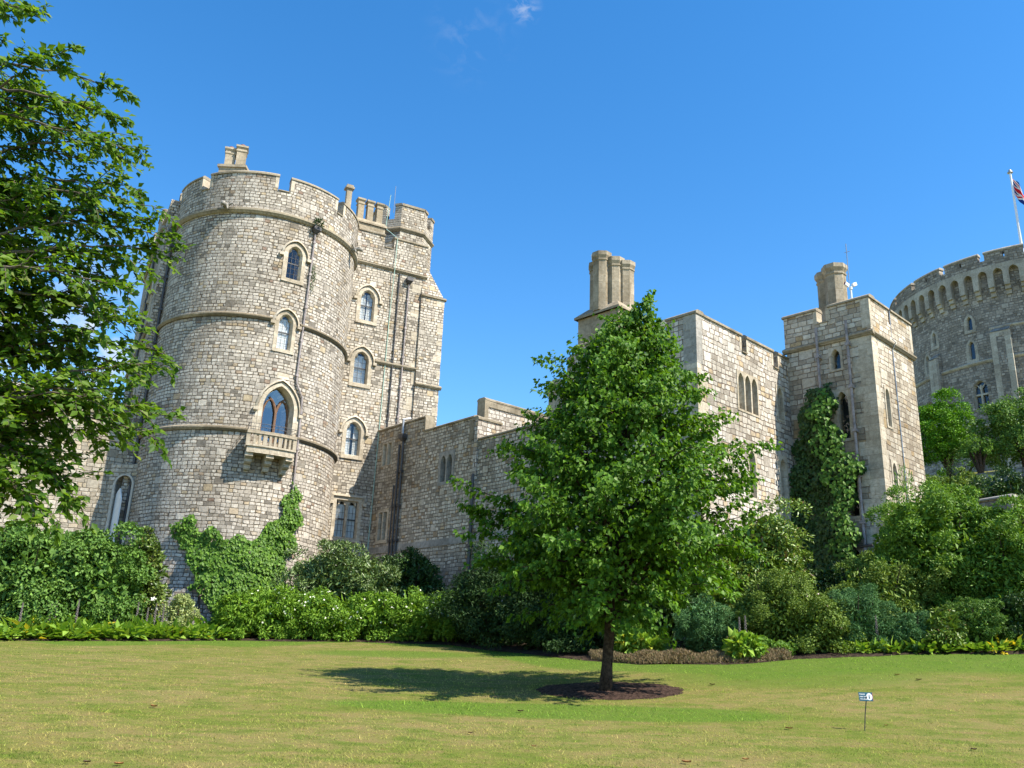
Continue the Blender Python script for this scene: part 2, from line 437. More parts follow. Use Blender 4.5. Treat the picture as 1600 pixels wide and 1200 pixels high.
def glass(name='window_glass', refl=0.03):
    t = NT(name)
    gl = t.n('ShaderNodeBsdfGlossy'); gl.inputs['Roughness'].default_value = 0.02; gl.inputs[0].default_value = (0.8, 0.85, 0.9, 1)
    tr = t.n('ShaderNodeBsdfTransparent'); tr.inputs[0].default_value = (0.93, 0.95, 0.96, 1)
    fr = t.n('ShaderNodeFresnel'); fr.inputs[0].default_value = 1.5
    tc = t.n('ShaderNodeTexCoord')
    b = t.n('ShaderNodeBump'); b.inputs['Strength'].default_value = 0.08; b.inputs['Distance'].default_value = 0.02
    t.put(b.inputs['Height'], t.noise(tc.outputs['Object'], 3.0, 2)); t.t.links.new(b.outputs[0], gl.inputs['Normal'])
    f = t.ma('ADD', t.ma('MULTIPLY', fr.outputs[0], .75), refl, clamp=True)
    mx = t.n('ShaderNodeMixShader'); t.put(mx.inputs[0], f)
    t.t.links.new(tr.outputs[0], mx.inputs[1]); t.t.links.new(gl.outputs[0], mx.inputs[2])
    return t.done(mx)
MAT['glass'] = glass(); MAT['glass_sky'] = glass('reflecting_glass', 0.14)
MAT['room_shade'] = plain_mat('painted_room_shade', (0.03, 0.03, 0.032), 0.9, 0.1)  # near-black paint for panels that stand in for unlit depth
# ------------------------------------------------------------------ windows
def arch(w, h, kind='pointed', y0=0.0, n=9):
    """outline, anticlockwise from bottom left, centred on s=0"""
    a = w / 2
    if kind == 'rect':
        top = [(a, y0 + h)] * 1 + [(a * (1 - 2 * i / (2 * n)), y0 + h) for i in range(1, 2 * n)] + [(-a, y0 + h)]
        return [(-a, y0), (a, y0)] + top
    if kind == 'round': k = 0.5
    elif kind == 'lancet': k = 1.15
    elif kind == 'tall': k = 0.78
    else: k = 0.64
    r = k * w; ha = sqrt(max(0, r * r - (r - a) ** 2)); hs = h - ha
    pr = []
    a1 = atan2(ha, a - (a - r)) if k > 0.5 else pi / 2
    a1 = math.acos((r - a) / r)
    for i in range(n + 1):
        th = a1 * i / n
        s = (a - r) + r * cos(th); z = hs + r * sin(th)
        if kind == 'trefoil':
            q = math.exp(-((i / n - 0.42) / 0.13) ** 2)
            s *= 1 - 0.30 * q; z -= 0.07 * w * q
        pr.append((s, z))
    return [(-a, y0), (a, y0)] + [(s, z + y0) for s, z in pr] + [(-s, z + y0) for s, z in reversed(pr[:-1])]

def window(bld, F, s0, z0, w, h, kind='trefoil', t=0.2, trim='trim', hood=True, curtain=None, lights=1, mullw=0.09,
           depth=0.2, bars=True, cutter=None, proud=0.025, label=None, deep=0.9, glass=True, outer=None, wood=False, splay=0.06):
    G = lambda s, d, z: F(s0 + s, d, z)
    ok = outer or ('pointed' if kind == 'trefoil' else kind)
    if cutter is not None:
        cutter.prism(arch(w + 0.03, h + 0.03, kind if kind != 'trefoil' else 'pointed', z0 - 0.015, 9), -0.4, deep, G)
    A = arch(w + 2 * t, h + 2 * t, ok, z0 - t, 9); Bi = arch(w, h, kind if kind != 'trefoil' else 'pointed', z0, 9)
    D = arch(w - 2 * splay, h - 2 * splay, kind, z0 + splay, 9)
    mb = MB()
    L = lambda o, d: [G(s, d, z) for s, z in o]
    mb.loops([L(A, 0.05), L(A, -proud), L(Bi, -proud), L(D, depth * 0.65), L(D, depth + 0.06)])
    # sill
    mb.box(-w / 2 - t * 1.02, w / 2 + t * 1.02, -0.07, 0.04, z0 - t - 0.004, z0 - t + 0.09, G)
    if lights > 1:
        for i in range(1, lights):
            x = -w / 2 + splay + (w - 2 * splay) * i / lights
            if not wood:
                mb.box(x - mullw / 2, x + mullw / 2, depth * 0.3, depth + 0.05, z0 + splay, z0 + h - splay - (0 if kind == 'rect' else 0.25 * w), G)
    fr = mb.build('window_frame', MAT[trim], bld)
    if label: fr['label'] = label
    wi = w - 2 * splay
    if lights > 1 and kind == 'rect' and not wood:
        # small arched heads inside a square headed window
        lw = wi / lights
        hd = MB()
        for i in range(lights):
            cx = -wi / 2 + lw * (i + 0.5); ww = lw - mullw
            ar = arch(ww, h - 2 * splay, 'trefoil' if ww > 0.35 else 'lancet', z0 + splay, 7)[2:]
            zt = z0 + h - splay + 0.002
            top = [(cx + ww / 2 * (1 - 2 * k / (len(ar) - 1)), zt) for k in range(len(ar))]
            lo = [(cx + s, z) for s, z in ar]
            hd.loops([L(lo, depth * 0.5), L(top, depth * 0.5)], closed=False)
            hd.loops([L(lo, depth * 0.5), L(lo, depth + 0.03)], closed=False)
        hd.build('window_head', MAT[trim], fr)
    # glass
    if glass:
        pm = MB(); pts = L(D, depth)
        pm.add(pts, [tuple(range(len(pts)))])
        pm.build('pane', MAT[glass if isinstance(glass, str) else 'glass'], fr)
    if bars:
        bm = MB(); zc = z0 + splay; hh = h - 2 * splay
        per = lights
        lw = wi / per
        for i in range(per):
            cx = -wi / 2 + lw * (i + 0.5)
            if bars == 'sash':
                bm.box(cx - lw / 2 + 0.02, cx + lw / 2 - 0.02, depth - 0.02, depth + 0.03, zc + hh * 0.5 - 0.03, zc + hh * 0.5 + 0.03, G)
            nv = 2 if lw > 0.4 else 1
            for q in range(1, nv + 1):
                x = cx - lw / 2 + lw * q / (nv + 1)
                bm.box(x - 0.009, x + 0.009, depth - 0.012, depth - 0.004, zc, zc + hh * 0.86, G)
            nh = max(2, int(hh / 0.32))
            for q in range(1, nh):
                z = zc + hh * 0.86 * q / nh
                bm.box(cx - lw / 2 + 0.02, cx + lw / 2 - 0.02, depth - 0.011, depth - 0.003, z - 0.008, z + 0.008, G)
        bm.build('glazing_bars', MAT['lead'], fr)
    if curtain:
        cm = MB()
        rows = []
        x0, x1 = -wi / 2 - 0.0, wi / 2 + 0.0
        gap = curtain
        segs = [(x0, x1)] if gap == 1 else [(x0, x0 + wi * gap), (x1 - wi * gap, x1)]
        for a_, b_ in segs:
            n = 24
            top = [G(a_ + (b_ - a_) * i / n, depth + 0.09 + 0.022 * sin(i * 2.1), z0 + h * 0.9) for i in range(n + 1)]
            bot = [G(a_ + (b_ - a_) * i / n, depth + 0.09 + 0.035 * sin(i * 2.1 + 0.4), z0 + splay) for i in range(n + 1)]
            cm.loops([bot, top], closed=False)
        cm.build('curtain', MAT['curtain'], fr, True)
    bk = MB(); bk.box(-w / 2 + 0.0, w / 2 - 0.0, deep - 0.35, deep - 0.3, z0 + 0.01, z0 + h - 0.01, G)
    bk.build('shade_backing', MAT['room_shade'], fr)  # dark panel painted as the unlit depth behind the window
    if hood:
        hm = MB()
        gp = 0.05
        o1 = arch(w + 2 * t + 2 * gp, h + 2 * t + gp, ok, z0 - t, 9)[2:]
        o2 = arch(w + 2 * t + 2 * gp + 0.2, h + 2 * t + gp + 0.1, ok, z0 - t, 9)[2:]
        if ok == 'rect':
            o1 = [(w / 2 + t + .02, z0 + h + t)] + [(-w / 2 - t - .02, z0 + h + t)]
            o2 = [(w / 2 + t + .14, z0 + h + t + .12)] + [(-w / 2 - t - .14, z0 + h + t + .12)]
            dz = 0.3
            o1 = [(o1[0][0], o1[0][1] - dz)] + o1 + [(o1[1][0], o1[1][1] - dz)]
            o2 = [(o2[0][0], o2[0][1] - dz - .12)] + o2 + [(o2[1][0], o2[1][1] - dz - .12)]
        hm.loops([L(o2, 0.02), L(o2, -0.06), L(o1, -0.12), L(o1, -0.02)], closed=False)
        for sg in (0, -1):
            q = o1[sg]; s_ = 1 if q[0] > 0 else -1
            xa, xb = sorted((q[0] - 0.03 * s_, q[0] + 0.17 * s_))
            hm.box(xa, xb, -0.15, 0.02, q[1] - 0.13, q[1] + 0.02, G)
        hm.build('hood_mould', MAT[trim], fr)
    return fr

def slot_group(bld, F, s0, z0, n, lw, gapw, h, kind, trim, cutter, tx=0.14, tz=0.14, label=None, depth=0.22):
    """a block of dressed stone with n narrow lights"""
    W = n * lw + (n - 1) * gapw
    G = lambda s, d, z: F(s0 + s, d, z)
    L = lambda o, d: [G(s, d, z) for s, z in o]
    fr = None
    ms = MB()
    xs = [-W / 2 + lw / 2 + i * (lw + gapw) for i in range(n)]
    for i, x in enumerate(xs):
        cutter.prism([(x + s, z) for s, z in arch(lw + 0.05, h + 0.04, 'pointed' if kind != 'rect' else 'rect', z0 - 0.02, 7)], -0.4, 0.8, G)
        e = [x - (lw + gapw) / 2 if i else x - lw / 2 - tx, x + (lw + gapw) / 2 if i < n - 1 else x + lw / 2 + tx]
        inn = [(x + s, z) for s, z in arch(lw + 0.06, h + 0.05, kind, z0 - 0.025, 7)]
        inn2 = [(x + s, z) for s, z in arch(lw, h, kind, z0, 7)]
        m = len(inn) - 2
        topz = z0 + h + tz
        outl = [(e[0], z0 - tz), (e[1], z0 - tz)] + [(e[1] + (e[0] - e[1]) * k / (m - 1), topz) for k in range(m)]
        ms.loops([L(outl, -0.025), L(inn, -0.025), L(inn2, 0.1), L(inn2, 0.28)])
    ms.loops([L([(-W / 2 - tx, z0 - tz), (W / 2 + tx, z0 - tz), (W / 2 + tx, z0 + h + tz), (-W / 2 - tx, z0 + h + tz)], d) for d in (-0.025, 0.05)])
    fr = ms.build('window_frame', MAT[trim], bld)
    if label: fr['label'] = label
    for x in xs:
        pm = MB(); pts = [G(x + s, depth, z) for s, z in arch(lw, h, kind, z0, 7)]
        pm.add(pts, [tuple(range(len(pts)))])
        pm.build('pane', MAT['glass'], fr)
        bk = MB(); bk.box(x - lw / 2, x + lw / 2, 0.5, 0.54, z0, z0 + h, G); bk.build('shade_backing', MAT['room_shade'], fr)  # dark panel in place of the shade behind each light
    return fr

def pipe(bld, F, s, z0, z1, r=0.055, mat='pipe_grey', off=0.11, hopper=False, clips=True, path=None, name='drainpipe'):
    mb = MB()
    pts = path or [(s, z1), (s, z0)]
    P = []
    for i in range(len(pts) - 1):
        (a, b), (c_, d_) = pts[i], pts[i + 1]
        k = max(1, int(abs(d_ - b) / 0.8))
        for j in range(k): P.append((a + (c_ - a) * j / k, b + (d_ - b) * j / k))
    P.append(pts[-1])
    mb.tube([F(a, -off, b) for a, b in P], r, 10)
    if clips:
        z = pts[-1][1] + 0.6
        while z < pts[0][1] - 0.3:
            # find s at z
            for (a, b), (c_, d_) in zip(pts, pts[1:]):
                if d_ <= z <= b: sz = a + (c_ - a) * (b - z) / (b - d_ + 1e-9)
            mb.box(sz - r * 1.5, sz + r * 1.5, -off - r * 1.35, 0.01, z - 0.06, z + 0.06, F)
            z += 1.75
    o = mb.build(name, MAT[mat], bld, False)
    if hopper:
        hb = MB(); a, b = pts[0]
        hb.loops([[F(a + sx * q, -off + sy * q - 0.02, b + zz) for sx, sy in ((-1, -1), (1, -1), (1, 1), (-1, 1))] for q, zz in ((0.07, -0.12), (0.16, 0.0), (0.19, 0.04), (0.19, 0.24), (0.16, 0.24), (0.15, 0.1))])
        hb.build('hopper', MAT['iron'], o)
    return o

STR = [(-.04, -.10), (.06, -.09), (.14, 0.0), (.14, .06), (-.04, .17)]
COPE = lambda z: [(-.02, z - .02), (.07, z - .02), (.09, z + .02), (.09, z + .07), (.0, z + .15), (-.02, z + .15)]

def coping_box(mb, F, s0, s1, y0, y1, z, o=0.07, hgt=0.16, n=1, bev=0.05):
    """overhanging coping stone with sloped edges, y is depth"""
    hgt += rnd.uniform(-.012, .022)
    ls = []
    for i in range(n + 1):
        s = s0 - o + (s1 - s0 + 2 * o) * i / n
        ls.append([F(s, y0 - o, z), F(s, y0 - o, z + hgt * 0.5), F(s, y0 + bev, z + hgt), F(s, y1 - bev, z + hgt), F(s, y1 + o, z + hgt * 0.5), F(s, y1 + o, z)])
    mb.loops(ls)
    b = len(mb.v) - (n + 1) * 6
    mb.f += [tuple(b + i for i in range(6)), tuple(b + n * 6 + 5 - i for i in range(6))]

# ================================================================== DRUM TOWER (round) with its square rear block
DC = (-13.46, 42.94); DR = 4.67
def FD(th_deg, R=DR):
    t0 = radians(th_deg)
    return lambda s, d, z: ((R - d) * sin(t0 + s / R), -(R - d) * cos(t0 + s / R), z)
drum = empty('castle_tower', (DC[0], DC[1], 0), 0, 'big round tower of rough grey stone with a stone balcony under a tall arched window', 'tower')
mb = MB(); N = 160
mb.loops([[(DR * sin(2 * pi * k / N), -DR * cos(2 * pi * k / N), z) for k in range(N)] for z in (1.0, 23.2)])
mb.f += [tuple(range(N - 1, -1, -1)), tuple(range(N, 2 * N))]
drum_wall = mb.build('wall', MAT['drum'], drum)
dcut = MB()
F0 = FD(0)
C1R = lambda t: radians(t) * DR
# parapet ring, crenels between
mer = [(-98, -62), (-57.5, -30.6), (-24.0, 18.9), (26.4, 60), (66, 101), (108, 145), (152, 190), (197, 233), (240, 258)]
mb = MB(); mb.box(C1R(-102), C1R(258), -0.03, 0.42, 22.3, 23.55, F0, 150)
for a, b in mer: mb.box(C1R(a), C1R(b), -0.03, 0.42, 23.545, 24.30, F0, max(3, int((b - a) / 3)))
mb.build('parapet', MAT['drum'], drum)
cp = MB()
for a, b in mer: coping_box(cp, F0, C1R(a) + .03, C1R(b) - .03, -0.03, 0.42, 24.302, 0.05, 0.17, max(3, int((b - a) / 3)))
for (a, b), (c_, d_) in zip(mer, mer[1:]): coping_box(cp, F0, C1R(b) + .08, C1R(c_) - .08, -0.03, 0.42, 23.552, 0.05, 0.1, 3)
cp.build('coping', MAT['cope'], drum)
# dressed stone ends of the merlons
qd = MB()
for a, b in mer:
    for s in (C1R(a) - 0.006, C1R(b) - 0.16): qd.box(s, s + 0.166, -0.04, 0.426, 23.66, 24.3, F0)
qd.build_each('merlon_quoin', MAT['trim'], drum)
for z, pr, ta, tb in ((22.25, [(-.04, -.16), (.07, -.14), (.17, -.02), (.17, .08), (-.04, .22)], -110, 110), (16.78, STR, -110, 25.2), (16.78, STR, 42.0, 110), (11.28, STR, -110, 20.5), (11.28, STR, 48.4, 110)):
    m = MB(); m.mold(F0, C1R(ta), C1R(tb), [(o, z + q) for o, q in pr], int((tb - ta) / 2.3))
    m.build('string_course', MAT['cope'], drum)
window(drum, FD(34.2), 0, 19.05, 0.74, 1.75, 'trefoil', 0.19, bars='sash', cutter=dcut, deep=1.2, curtain=None)
window(drum, FD(33.6), 0, 15.42, 0.70, 1.78, 'trefoil', 0.17, bars='sash', cutter=dcut, deep=1.2, curtain=1)
# tall balcony window
FB = FD(35.6)
bw = window(drum, FB, 0, 10.9, 1.50, 2.72, 'tall', 0.2, bars=False, cutter=dcut, deep=1.5, depth=0.42, proud=0.03, splay=0.05, glass='glass_sky')
tr = MB()
tr.box(-.055, .055, 0.34, 0.42, 10.9, 12.6, FB)
for sg in (-1, 1):
    for pts in ([(0, 12.5), (.10, 12.78), (.25, 13.0), (.42, 13.12)], [(-.68, 12.3), (-.62, 12.62), (-.5, 12.9), (-.34, 13.02), (-.2, 12.9), (-.08, 12.62), (-.0, 12.35)]):
        P = [FB(sg * a, 0.38, b) for a, b in pts]
        tr.tube(P, 0.045, 6)
    tr.box(sg * .68 - .04, sg * .68 + .04, 0.34, 0.42, 10.9, 12.4, FB)
tr.box(-.7, .7, 0.33, 0.43, 11.32, 11.42, FB)
tr.build('tracery', MAT['wood'], bw)
# blocks of dressed stone around the tall window
q = MB()
for s0_, s1_, z0_, z1_ in ((-1.14, -.94, 11.42, 11.95), (-1.05, -.94, 11.95, 12.4), (-1.16, -.94, 12.4, 12.62), (.94, 1.1, 11.5, 12.3), (-.28, .3, 13.98, 14.26)):
    q.box(s0_, s1_, -0.012, 0.05, z0_, z1_, FB, 2)
q.build_each('surround_block', MAT['trim'], bw, 12)
# balcony
BS = .92
FBW = FB
FB = lambda s, d, z: FBW(s - .34, d, z)
bal = MB(); bal.box(-BS, BS, -0.78, 0.06, 10.16, 10.5, FB, 6); bal.box(-BS - .05, BS + .05, -0.84, 0.06, 10.44, 10.52, FB, 6)
bal.box(-BS - .05, BS + .05, -0.84, -0.62, 11.02, 11.16, FB, 6)
for sg in (-1, 1):
    bal.box(min(sg * (BS + .05), sg * (BS - .14)), max(sg * (BS + .05), sg * (BS - .14)), -0.66, 0.03, 11.021, 11.159, FB)
bo = bal.build('balcony', MAT['trim'], drum)
for sgn, pos in [(0, x * .93) for x in (-.98, -.72, -.52, -.30, -.08, .12, .34, .56, .76, .98)]:
    p = MB(); ww = 0.075 if abs(pos) > .9 or abs(abs(pos) - .31) < .04 else 0.045
    p.box(pos - ww, pos + ww, -0.80, -0.67, 10.5, 11.03, FB); p.build('baluster', MAT['trim'], bo)
for sg in (-1, 1):
    for dd in (-0.45, -0.2):
        p = MB(); p.box(sg * .9 - .05, sg * .9 + .05, dd - .06, dd + .06, 10.5, 11.03, FB); p.build('baluster', MAT['trim'], bo)
# panel heads between the balusters
p = MB()
for a, b in ((-.68, -.56), (-.48, -.34), (-.26, -.12), (-.04, .08), (.16, .3), (.38, .52), (.6, .72), (.8, .94)):
    p.box(a - .05, b + .05, -0.77, -0.70, 10.94, 11.025, FB)
p.build('arcade_head', MAT['trim'], bo)
for x in (-.8, 0, .8):
    p = MB()
    for k, (dd, z0_, z1_) in enumerate(((-.70, 9.93, 10.165), (-.5, 9.7, 9.935), (-.28, 9.46, 9.705))):
        hw = 0.15 - 0.012 * k
        outl = [(0.03, z0_), (dd * 0.8, z0_), (dd, z0_ + 0.08), (dd, z1_), (0.03, z1_)]
        for_ = [[FB(x + sx * hw, d_, z_) for d_, z_ in outl] for sx in (-1, 1)]
        nn = len(p.v); p.add(for_[0] + for_[1], [tuple(range(5)), tuple(range(9, 4, -1))] + [(i, (i + 1) % 5, 5 + (i + 1) % 5, 5 + i) for i in range(5)])
    p.build('bracket', MAT['trim'], bo)
rl = MB()
for z in (11.5, 11.34):
    rl.tube([FB(-.95, -.1, z), FB(-.95, -.72, z), FB(-.3, -.75, z), FB(.3, -.75, z), FB(.95, -.72, z), FB(.95, -.1, z)], 0.012, 6)
for x in [-.95 + .19 * i for i in range(11)]: rl.tube([FB(x, -.735, 11.12), FB(x, -.735, 11.5)], 0.009, 5)
rl.build('railing', MAT['iron'], bo)
cut(drum_wall, dcut)
# downpipe with a kink beside the tall window
pp = pipe(drum, FD(0), 0, 0, 0, path=[(C1R(44.8), 21.9), (C1R(43.6), 14.3), (C1R(44.0), 13.9), (C1R(48.6), 13.3), (C1R(49.0), 12.7), (C1R(50.6), 3.2)], r=0.045, off=.08, hopper=True)
pipe(drum, FD(0), 0, 0, 0, path=[(C1R(-60), 21.9), (C1R(-60), 3.2)], r=0.065, mat='iron', hopper=True)
# gargoyles on the cornice
def gargoyle(bld, F, s, z):
    m = MB()
    m.tube([F(s, -.05, z - .05), F(s, -.3, z + .02), F(s, -.48, z + .06), F(s, -.6, z + .02), F(s, -.72, z - .05)], [.10, .13, .10, .12, .05], 8)
    for sg in (-1, 1):
        m.tube([F(s + sg * .06, -.25, z + .05), F(s + sg * .25, -.22, z + .24), F(s + sg * .33, -.12, z + .12)], [.05, .06, .02], 6)
        m.tube([F(s + sg * .07, -.55, z + .1), F(s + sg * .12, -.55, z + .22)], [.035, .01], 5)
        m.tube([F(s + sg * .08, -.35, z - .02), F(s + sg * .13, -.42, z - .2)], [.045, .03], 5)
    return m.build('gargoyle', MAT['grey_trim'], bld, True)
gargoyle(drum, F0, C1R(-8.5), 22.3)
gargoyle(drum, F0, C1R(80), 22.2)
gargoyle(drum, F0, C1R(-62), 22.25)
# twin-flue chimney on the drum roof
def flue(mb, x, y, z0, z1, r=.3, seg=8, ph=pi / 8):
    mb.lathe([(r, z0), (r, z1 - .42), (r + .05, z1 - .36), (r + .05, z1 - .3), (r, z1 - .26), (r, z1 - .2), (r + .1, z1 - .1), (r + .1, z1), (r * .6, z1 + .02)], seg, (x, y), ph)
ch = MB(); cx, cy = -15.7 - DC[0], 42.25 - DC[1]
ch.box(cx - .62, cx + .78, cy - .4, cy + .4, 23.1, 26.75); ch.box(cx - .7, cx + .86, cy - .48, cy + .48, 26.752, 26.9)
chs = ch.build('chimney_stack', MAT['chimney'], drum)
for dx, dz in ((-.24, 0), (.36, .16)):
    m = MB(); flue(m, cx + dx, cy, 26.9, 28.05 + dz, .36, 4, pi / 4 + .3); fo = m.build('flue', MAT['chimney'], chs)
    m = MB(); m.lathe([(.12, 28.05 + dz), (.14, 28.22 + dz), (.1, 28.24 + dz)], 10, (cx + dx, cy)); m.build('chimney_pot', MAT['pot'], chs)

# ---- rear block
e_ = (0.883, 0.469); BLK = empty('castle_block', (-8.8, 45.3, 0), radians(28), 'tall square block of rough stone beside the round tower, three arched windows above one another', 'tower')
FBk = lambda s, d, z: (s, d, z)
B0, B1, BD = -10.35, 3.95, 10.0
mb = MB(); mb.box(B0, B1, 0.0, BD, 1.0, 23.9)
blk_wall = mb.build('wall', MAT['block'], BLK); bcut = MB()
par = MB()
for a, b in ((-2.6, 1.25), (1.85, B1)): par.box(a, b, -0.06, 0.4, 24.3, 25.0)
par.box(-4.5, B1, -0.06, 0.4, 23.2, 24.305)
par.box(B0 - .05, B0 + .4, 3.0, BD, 23.2, 24.3); par.box(B1 - .35, B1 + .05, 0.4, BD, 23.2, 24.3)
for a in (3.9, 7.2): par.box(B0 - .05, B0 + .4, a, a + 1.7, 24.295, 25.0)
par.build_each('parapet', MAT['block'], BLK)
cp = MB()
for a, b in ((-2.6, 1.25), (1.85, B1)): coping_box(cp, FBk, a + .03, b - .03, -0.06, 0.4, 25.002, .06, .15)
coping_box(cp, FBk, 1.36, 1.74, -0.06, 0.4, 24.307, .05, .1)
for a in (3.9, 7.2): coping_box(cp, lambda s, d, z: (B0 - .0 + d, s, z), a, a + 1.7, -.05, .4, 25.002, .05, .15)
cp.build_each('coping', MAT['cope'], BLK, 12)
FL = lambda s, d, z: (B0 + d, BD - s, z)     # left flank, seen edge on
for z, a, b in ((23.05, -1.5, 4.04), (17.33, 1.30, 3.9)):
    m = MB(); m.mold(FBk, a, b, [(o, z + q) for o, q in STR]); m.build('string_course', MAT['cope'], BLK)
m = MB(); m.mold(FL, 0, BD, [(o, 23.05 + q) for o, q in STR]); m.build('string_course', MAT['cope'], BLK)
m = MB(); m.mold(FL, 0, BD, [(o, 16.9 + q) for o, q in STR]); m.build('string_course', MAT['cope'], BLK)
window(BLK, FBk, .60, 19.62, .82, 1.85, 'trefoil', .21, bars='sash', cutter=bcut, curtain=.45)
window(BLK, FBk, .56, 15.92, .82, 1.85, 'trefoil', .21, bars='sash', cutter=bcut, curtain=1)
window(BLK, FBk, .50, 11.90, .82, 1.85, 'trefoil', .20, bars='sash', cutter=bcut, curtain=.4)
window(BLK, FBk, .54, 7.55, 1.22, 1.95, 'rect', .18, bars='sash', cutter=bcut, curtain=.5, lights=2, mullw=.13)
for y in (2.2, 4.8):
    for z in (17.8, 12.2): window(BLK, FL, BD - y, z, .8, 2.0, 'pointed', .25, bars=False, cutter=bcut)
cut(blk_wall, bcut)
pipe(BLK, FBk, 0, 0, 0, path=[(2.33, 22.9), (2.33, 13.6)], r=.036, off=.07, mat='iron')
pipe(BLK, FBk, 0, 0, 0, path=[(2.93, 22.5), (2.9, 13.8)], r=.042, off=.08, hopper=True)
pipe(BLK, FL, 0, 0, 0, path=[(BD - 3.4, 22.5), (BD - 3.4, 3)], r=.07, mat='iron')
# thin green cable
cb = MB(); cb.tube([(2.2, 2.4, 29.2), (2.15, 2.7, 27.0), (2.1, .3, 25.3), (2.0, -.1, 25.1), (1.95, -.2, 23.0), (1.93, -.03, 20), (1.9, -.03, 13.9), (1.78, -.03, 3)], .022, 6)
cb.build('lightning_cable', MAT['copper'], BLK)
# warm dressed quoin stones down the right end
q = MB(); z = 13.4; k = 0
rr = random.Random(3)
while z < 22.5:
    hh = rr.choice((.26, .38, .5)); wd = rr.choice((.5, .75, .95))
    if rr.random() < .5: q.box(B1 - wd * .8 - .02, B1 - .02, -.009, .05, z, z + hh - .015)
    z += hh
q.build_each('quoin', MAT['trim'], BLK)
# buttress clasping the right corner with a sloping top
bt = MB(); BX0, BX1, BY = 3.75, 5.2, -.12
bt.box(BX0, BX1, BY, 2.2, 1.0, 21.9)
bt.add([(BX0, BY, 21.9), (BX1, BY, 21.9), (BX1, 2.2, 21.9), (BX0, 2.2, 21.9), (BX0, .4, 24.6), (BX0 + .25, 2.0, 24.6)],
       [(0, 1, 2, 3), (0, 4, 1), (1, 4, 5), (1, 5, 2), (2, 5, 3), (3, 5, 4), (3, 4, 0)])
bto = bt.build('buttress', MAT['block'], BLK)
m = MB(); m.mold(FBk, BX0 - .02, BX1 + .1, [(-BY + o, 21.86 + q) for o, q in ((-.03, -.06), (.1, 0), (.1, .06), (-.03, .16))])
m.mold(lambda s, d, z: (BX1 - d, BY + s, z), 0, 2.7, [(o, 21.86 + q) for o, q in ((-.03, -.06), (.1, 0), (.1, .06), (-.03, .16))])
m.build('string_course', MAT['cope'], BLK)
m = MB(); m.mold(FBk, BX0 - .02, BX1 + .12, [(-BY + o, 16.45 + q) for o, q in STR])
m.mold(lambda s, d, z: (BX1 - d, BY + s, z), 0, 2.7, [(o, 16.45 + q) for o, q in STR])
m.build('string_course', MAT['cope'], BLK)
q = MB(); z = 13.6
while z < 21.7:
    hh = rr.choice((.3, .4, .5)); wd = rr.choice((.3, .5, .7))
    if rr.random() < .5 and abs(z - 16.3) > .6: q.box(BX1 - wd * .7, BX1 + .009, BY - .009, BY + .3, z, z + hh - .015)
    z += hh
q.build_each('quoin', MAT['trim'], BLK)
# chimneys on the block
m = MB(); m.box(-1.15, -.75, .42, .82, 23.5, 25.9); m.box(-1.2, -.7, .37, .87, 25.9, 26.0); m.box(-1.1, -.8, .47, .77, 26.0, 27.7); m.box(-1.2, -.7, .37, .87, 27.7, 27.82); m.box(-1.14, -.76, .43, .81, 27.82, 27.95)
m.build('chimney_stack', MAT['chimney'], BLK)
m = MB(); m.box(-.42, 1.38, .45, 1.35, 23.5, 25.75); m.loops([[(-.5, .37, 25.752), (1.46, .37, 25.752), (1.46, 1.43, 25.752), (-.5, 1.43, 25.752)], [(-.5, .37, 25.85), (1.46, .37, 25.85), (1.46, 1.43, 25.85), (-.5, 1.43, 25.85)], [(-.38, .5, 26.05), (1.34, .5, 26.05), (1.34, 1.3, 26.05), (-.38, 1.3, 26.05)]]); m.f.append((8, 9, 10, 11)) if False else None
st = m.build('chimney_stack', MAT['chimney'], BLK)
m = MB(); m.box(-.38, 1.34, .5, 1.3, 26.0, 26.049); m.build('stack_top', MAT['trim'], st)
for x in (-.1, .48, 1.06):
    m = MB(); flue(m, x, .9, 26.04, 27.45, .25, 4, pi / 4 + .0); m.build('flue', MAT['chimney'], st)
# octagonal stair turret rising behind
TX, TY, TR = 3.95, 4.75, 2.0
tm = MB(); tm.lathe([(TR, 15), (TR, 27.35)], 8, (TX, TY), pi / 8)
to = tm.build('stair_turret', MAT['block'], BLK)
m = MB(); m.lathe([(TR - .05, 27.2), (TR + .04, 27.22), (TR + .15, 27.35), (TR + .15, 27.42), (TR + .02, 27.55), (TR - .05, 27.55)], 8, (TX, TY), pi / 8); m.build('string_course', MAT['cope'], to)
m = MB(); c8 = MB(); qz = MB()
for k in range(8):
    a0_ = pi / 8 + k * pi / 4; a1_ = a0_ + pi / 4
    po = [Vector((TX + rr_ * cos(a), TY + rr_ * sin(a), 0)) for rr_ in (TR + .03, TR - .4) for a in (a0_, a1_)]
    def seg8(mm, t0, t1, z0_, z1_, gr=0.0):
        o0, o1 = po[0].lerp(po[1], t0), po[0].lerp(po[1], t1); i0, i1 = po[2].lerp(po[3], t0), po[2].lerp(po[3], t1)
        if gr:
            cc = (po[0] + po[1]) / 2 - Vector((TX, TY, 0)); cc = cc.normalized() * gr; o0, o1, i0, i1 = o0 + cc, o1 + cc, i0 - cc, i1 - cc
        mm.add([(p.x, p.y, zz) for zz in (z0_, z1_) for p in (o0, o1, i1, i0)], [(0, 1, 2, 3), (7, 6, 5, 4), (0, 4, 5, 1), (1, 5, 6, 2), (2, 6, 7, 3), (3, 7, 4, 0)])
    seg8(m, 0, 1, 27.3, 28.1)
    for t0, t1 in ((0, .3), (.7, 1)) if k % 2 == 0 else ((0, 1),):
        seg8(m, t0, t1, 28.09, 28.98); seg8(c8, t0, t1, 28.981, 29.14, .06)
m.build('parapet', MAT['block'], to); c8.build('coping', MAT['cope'], to)
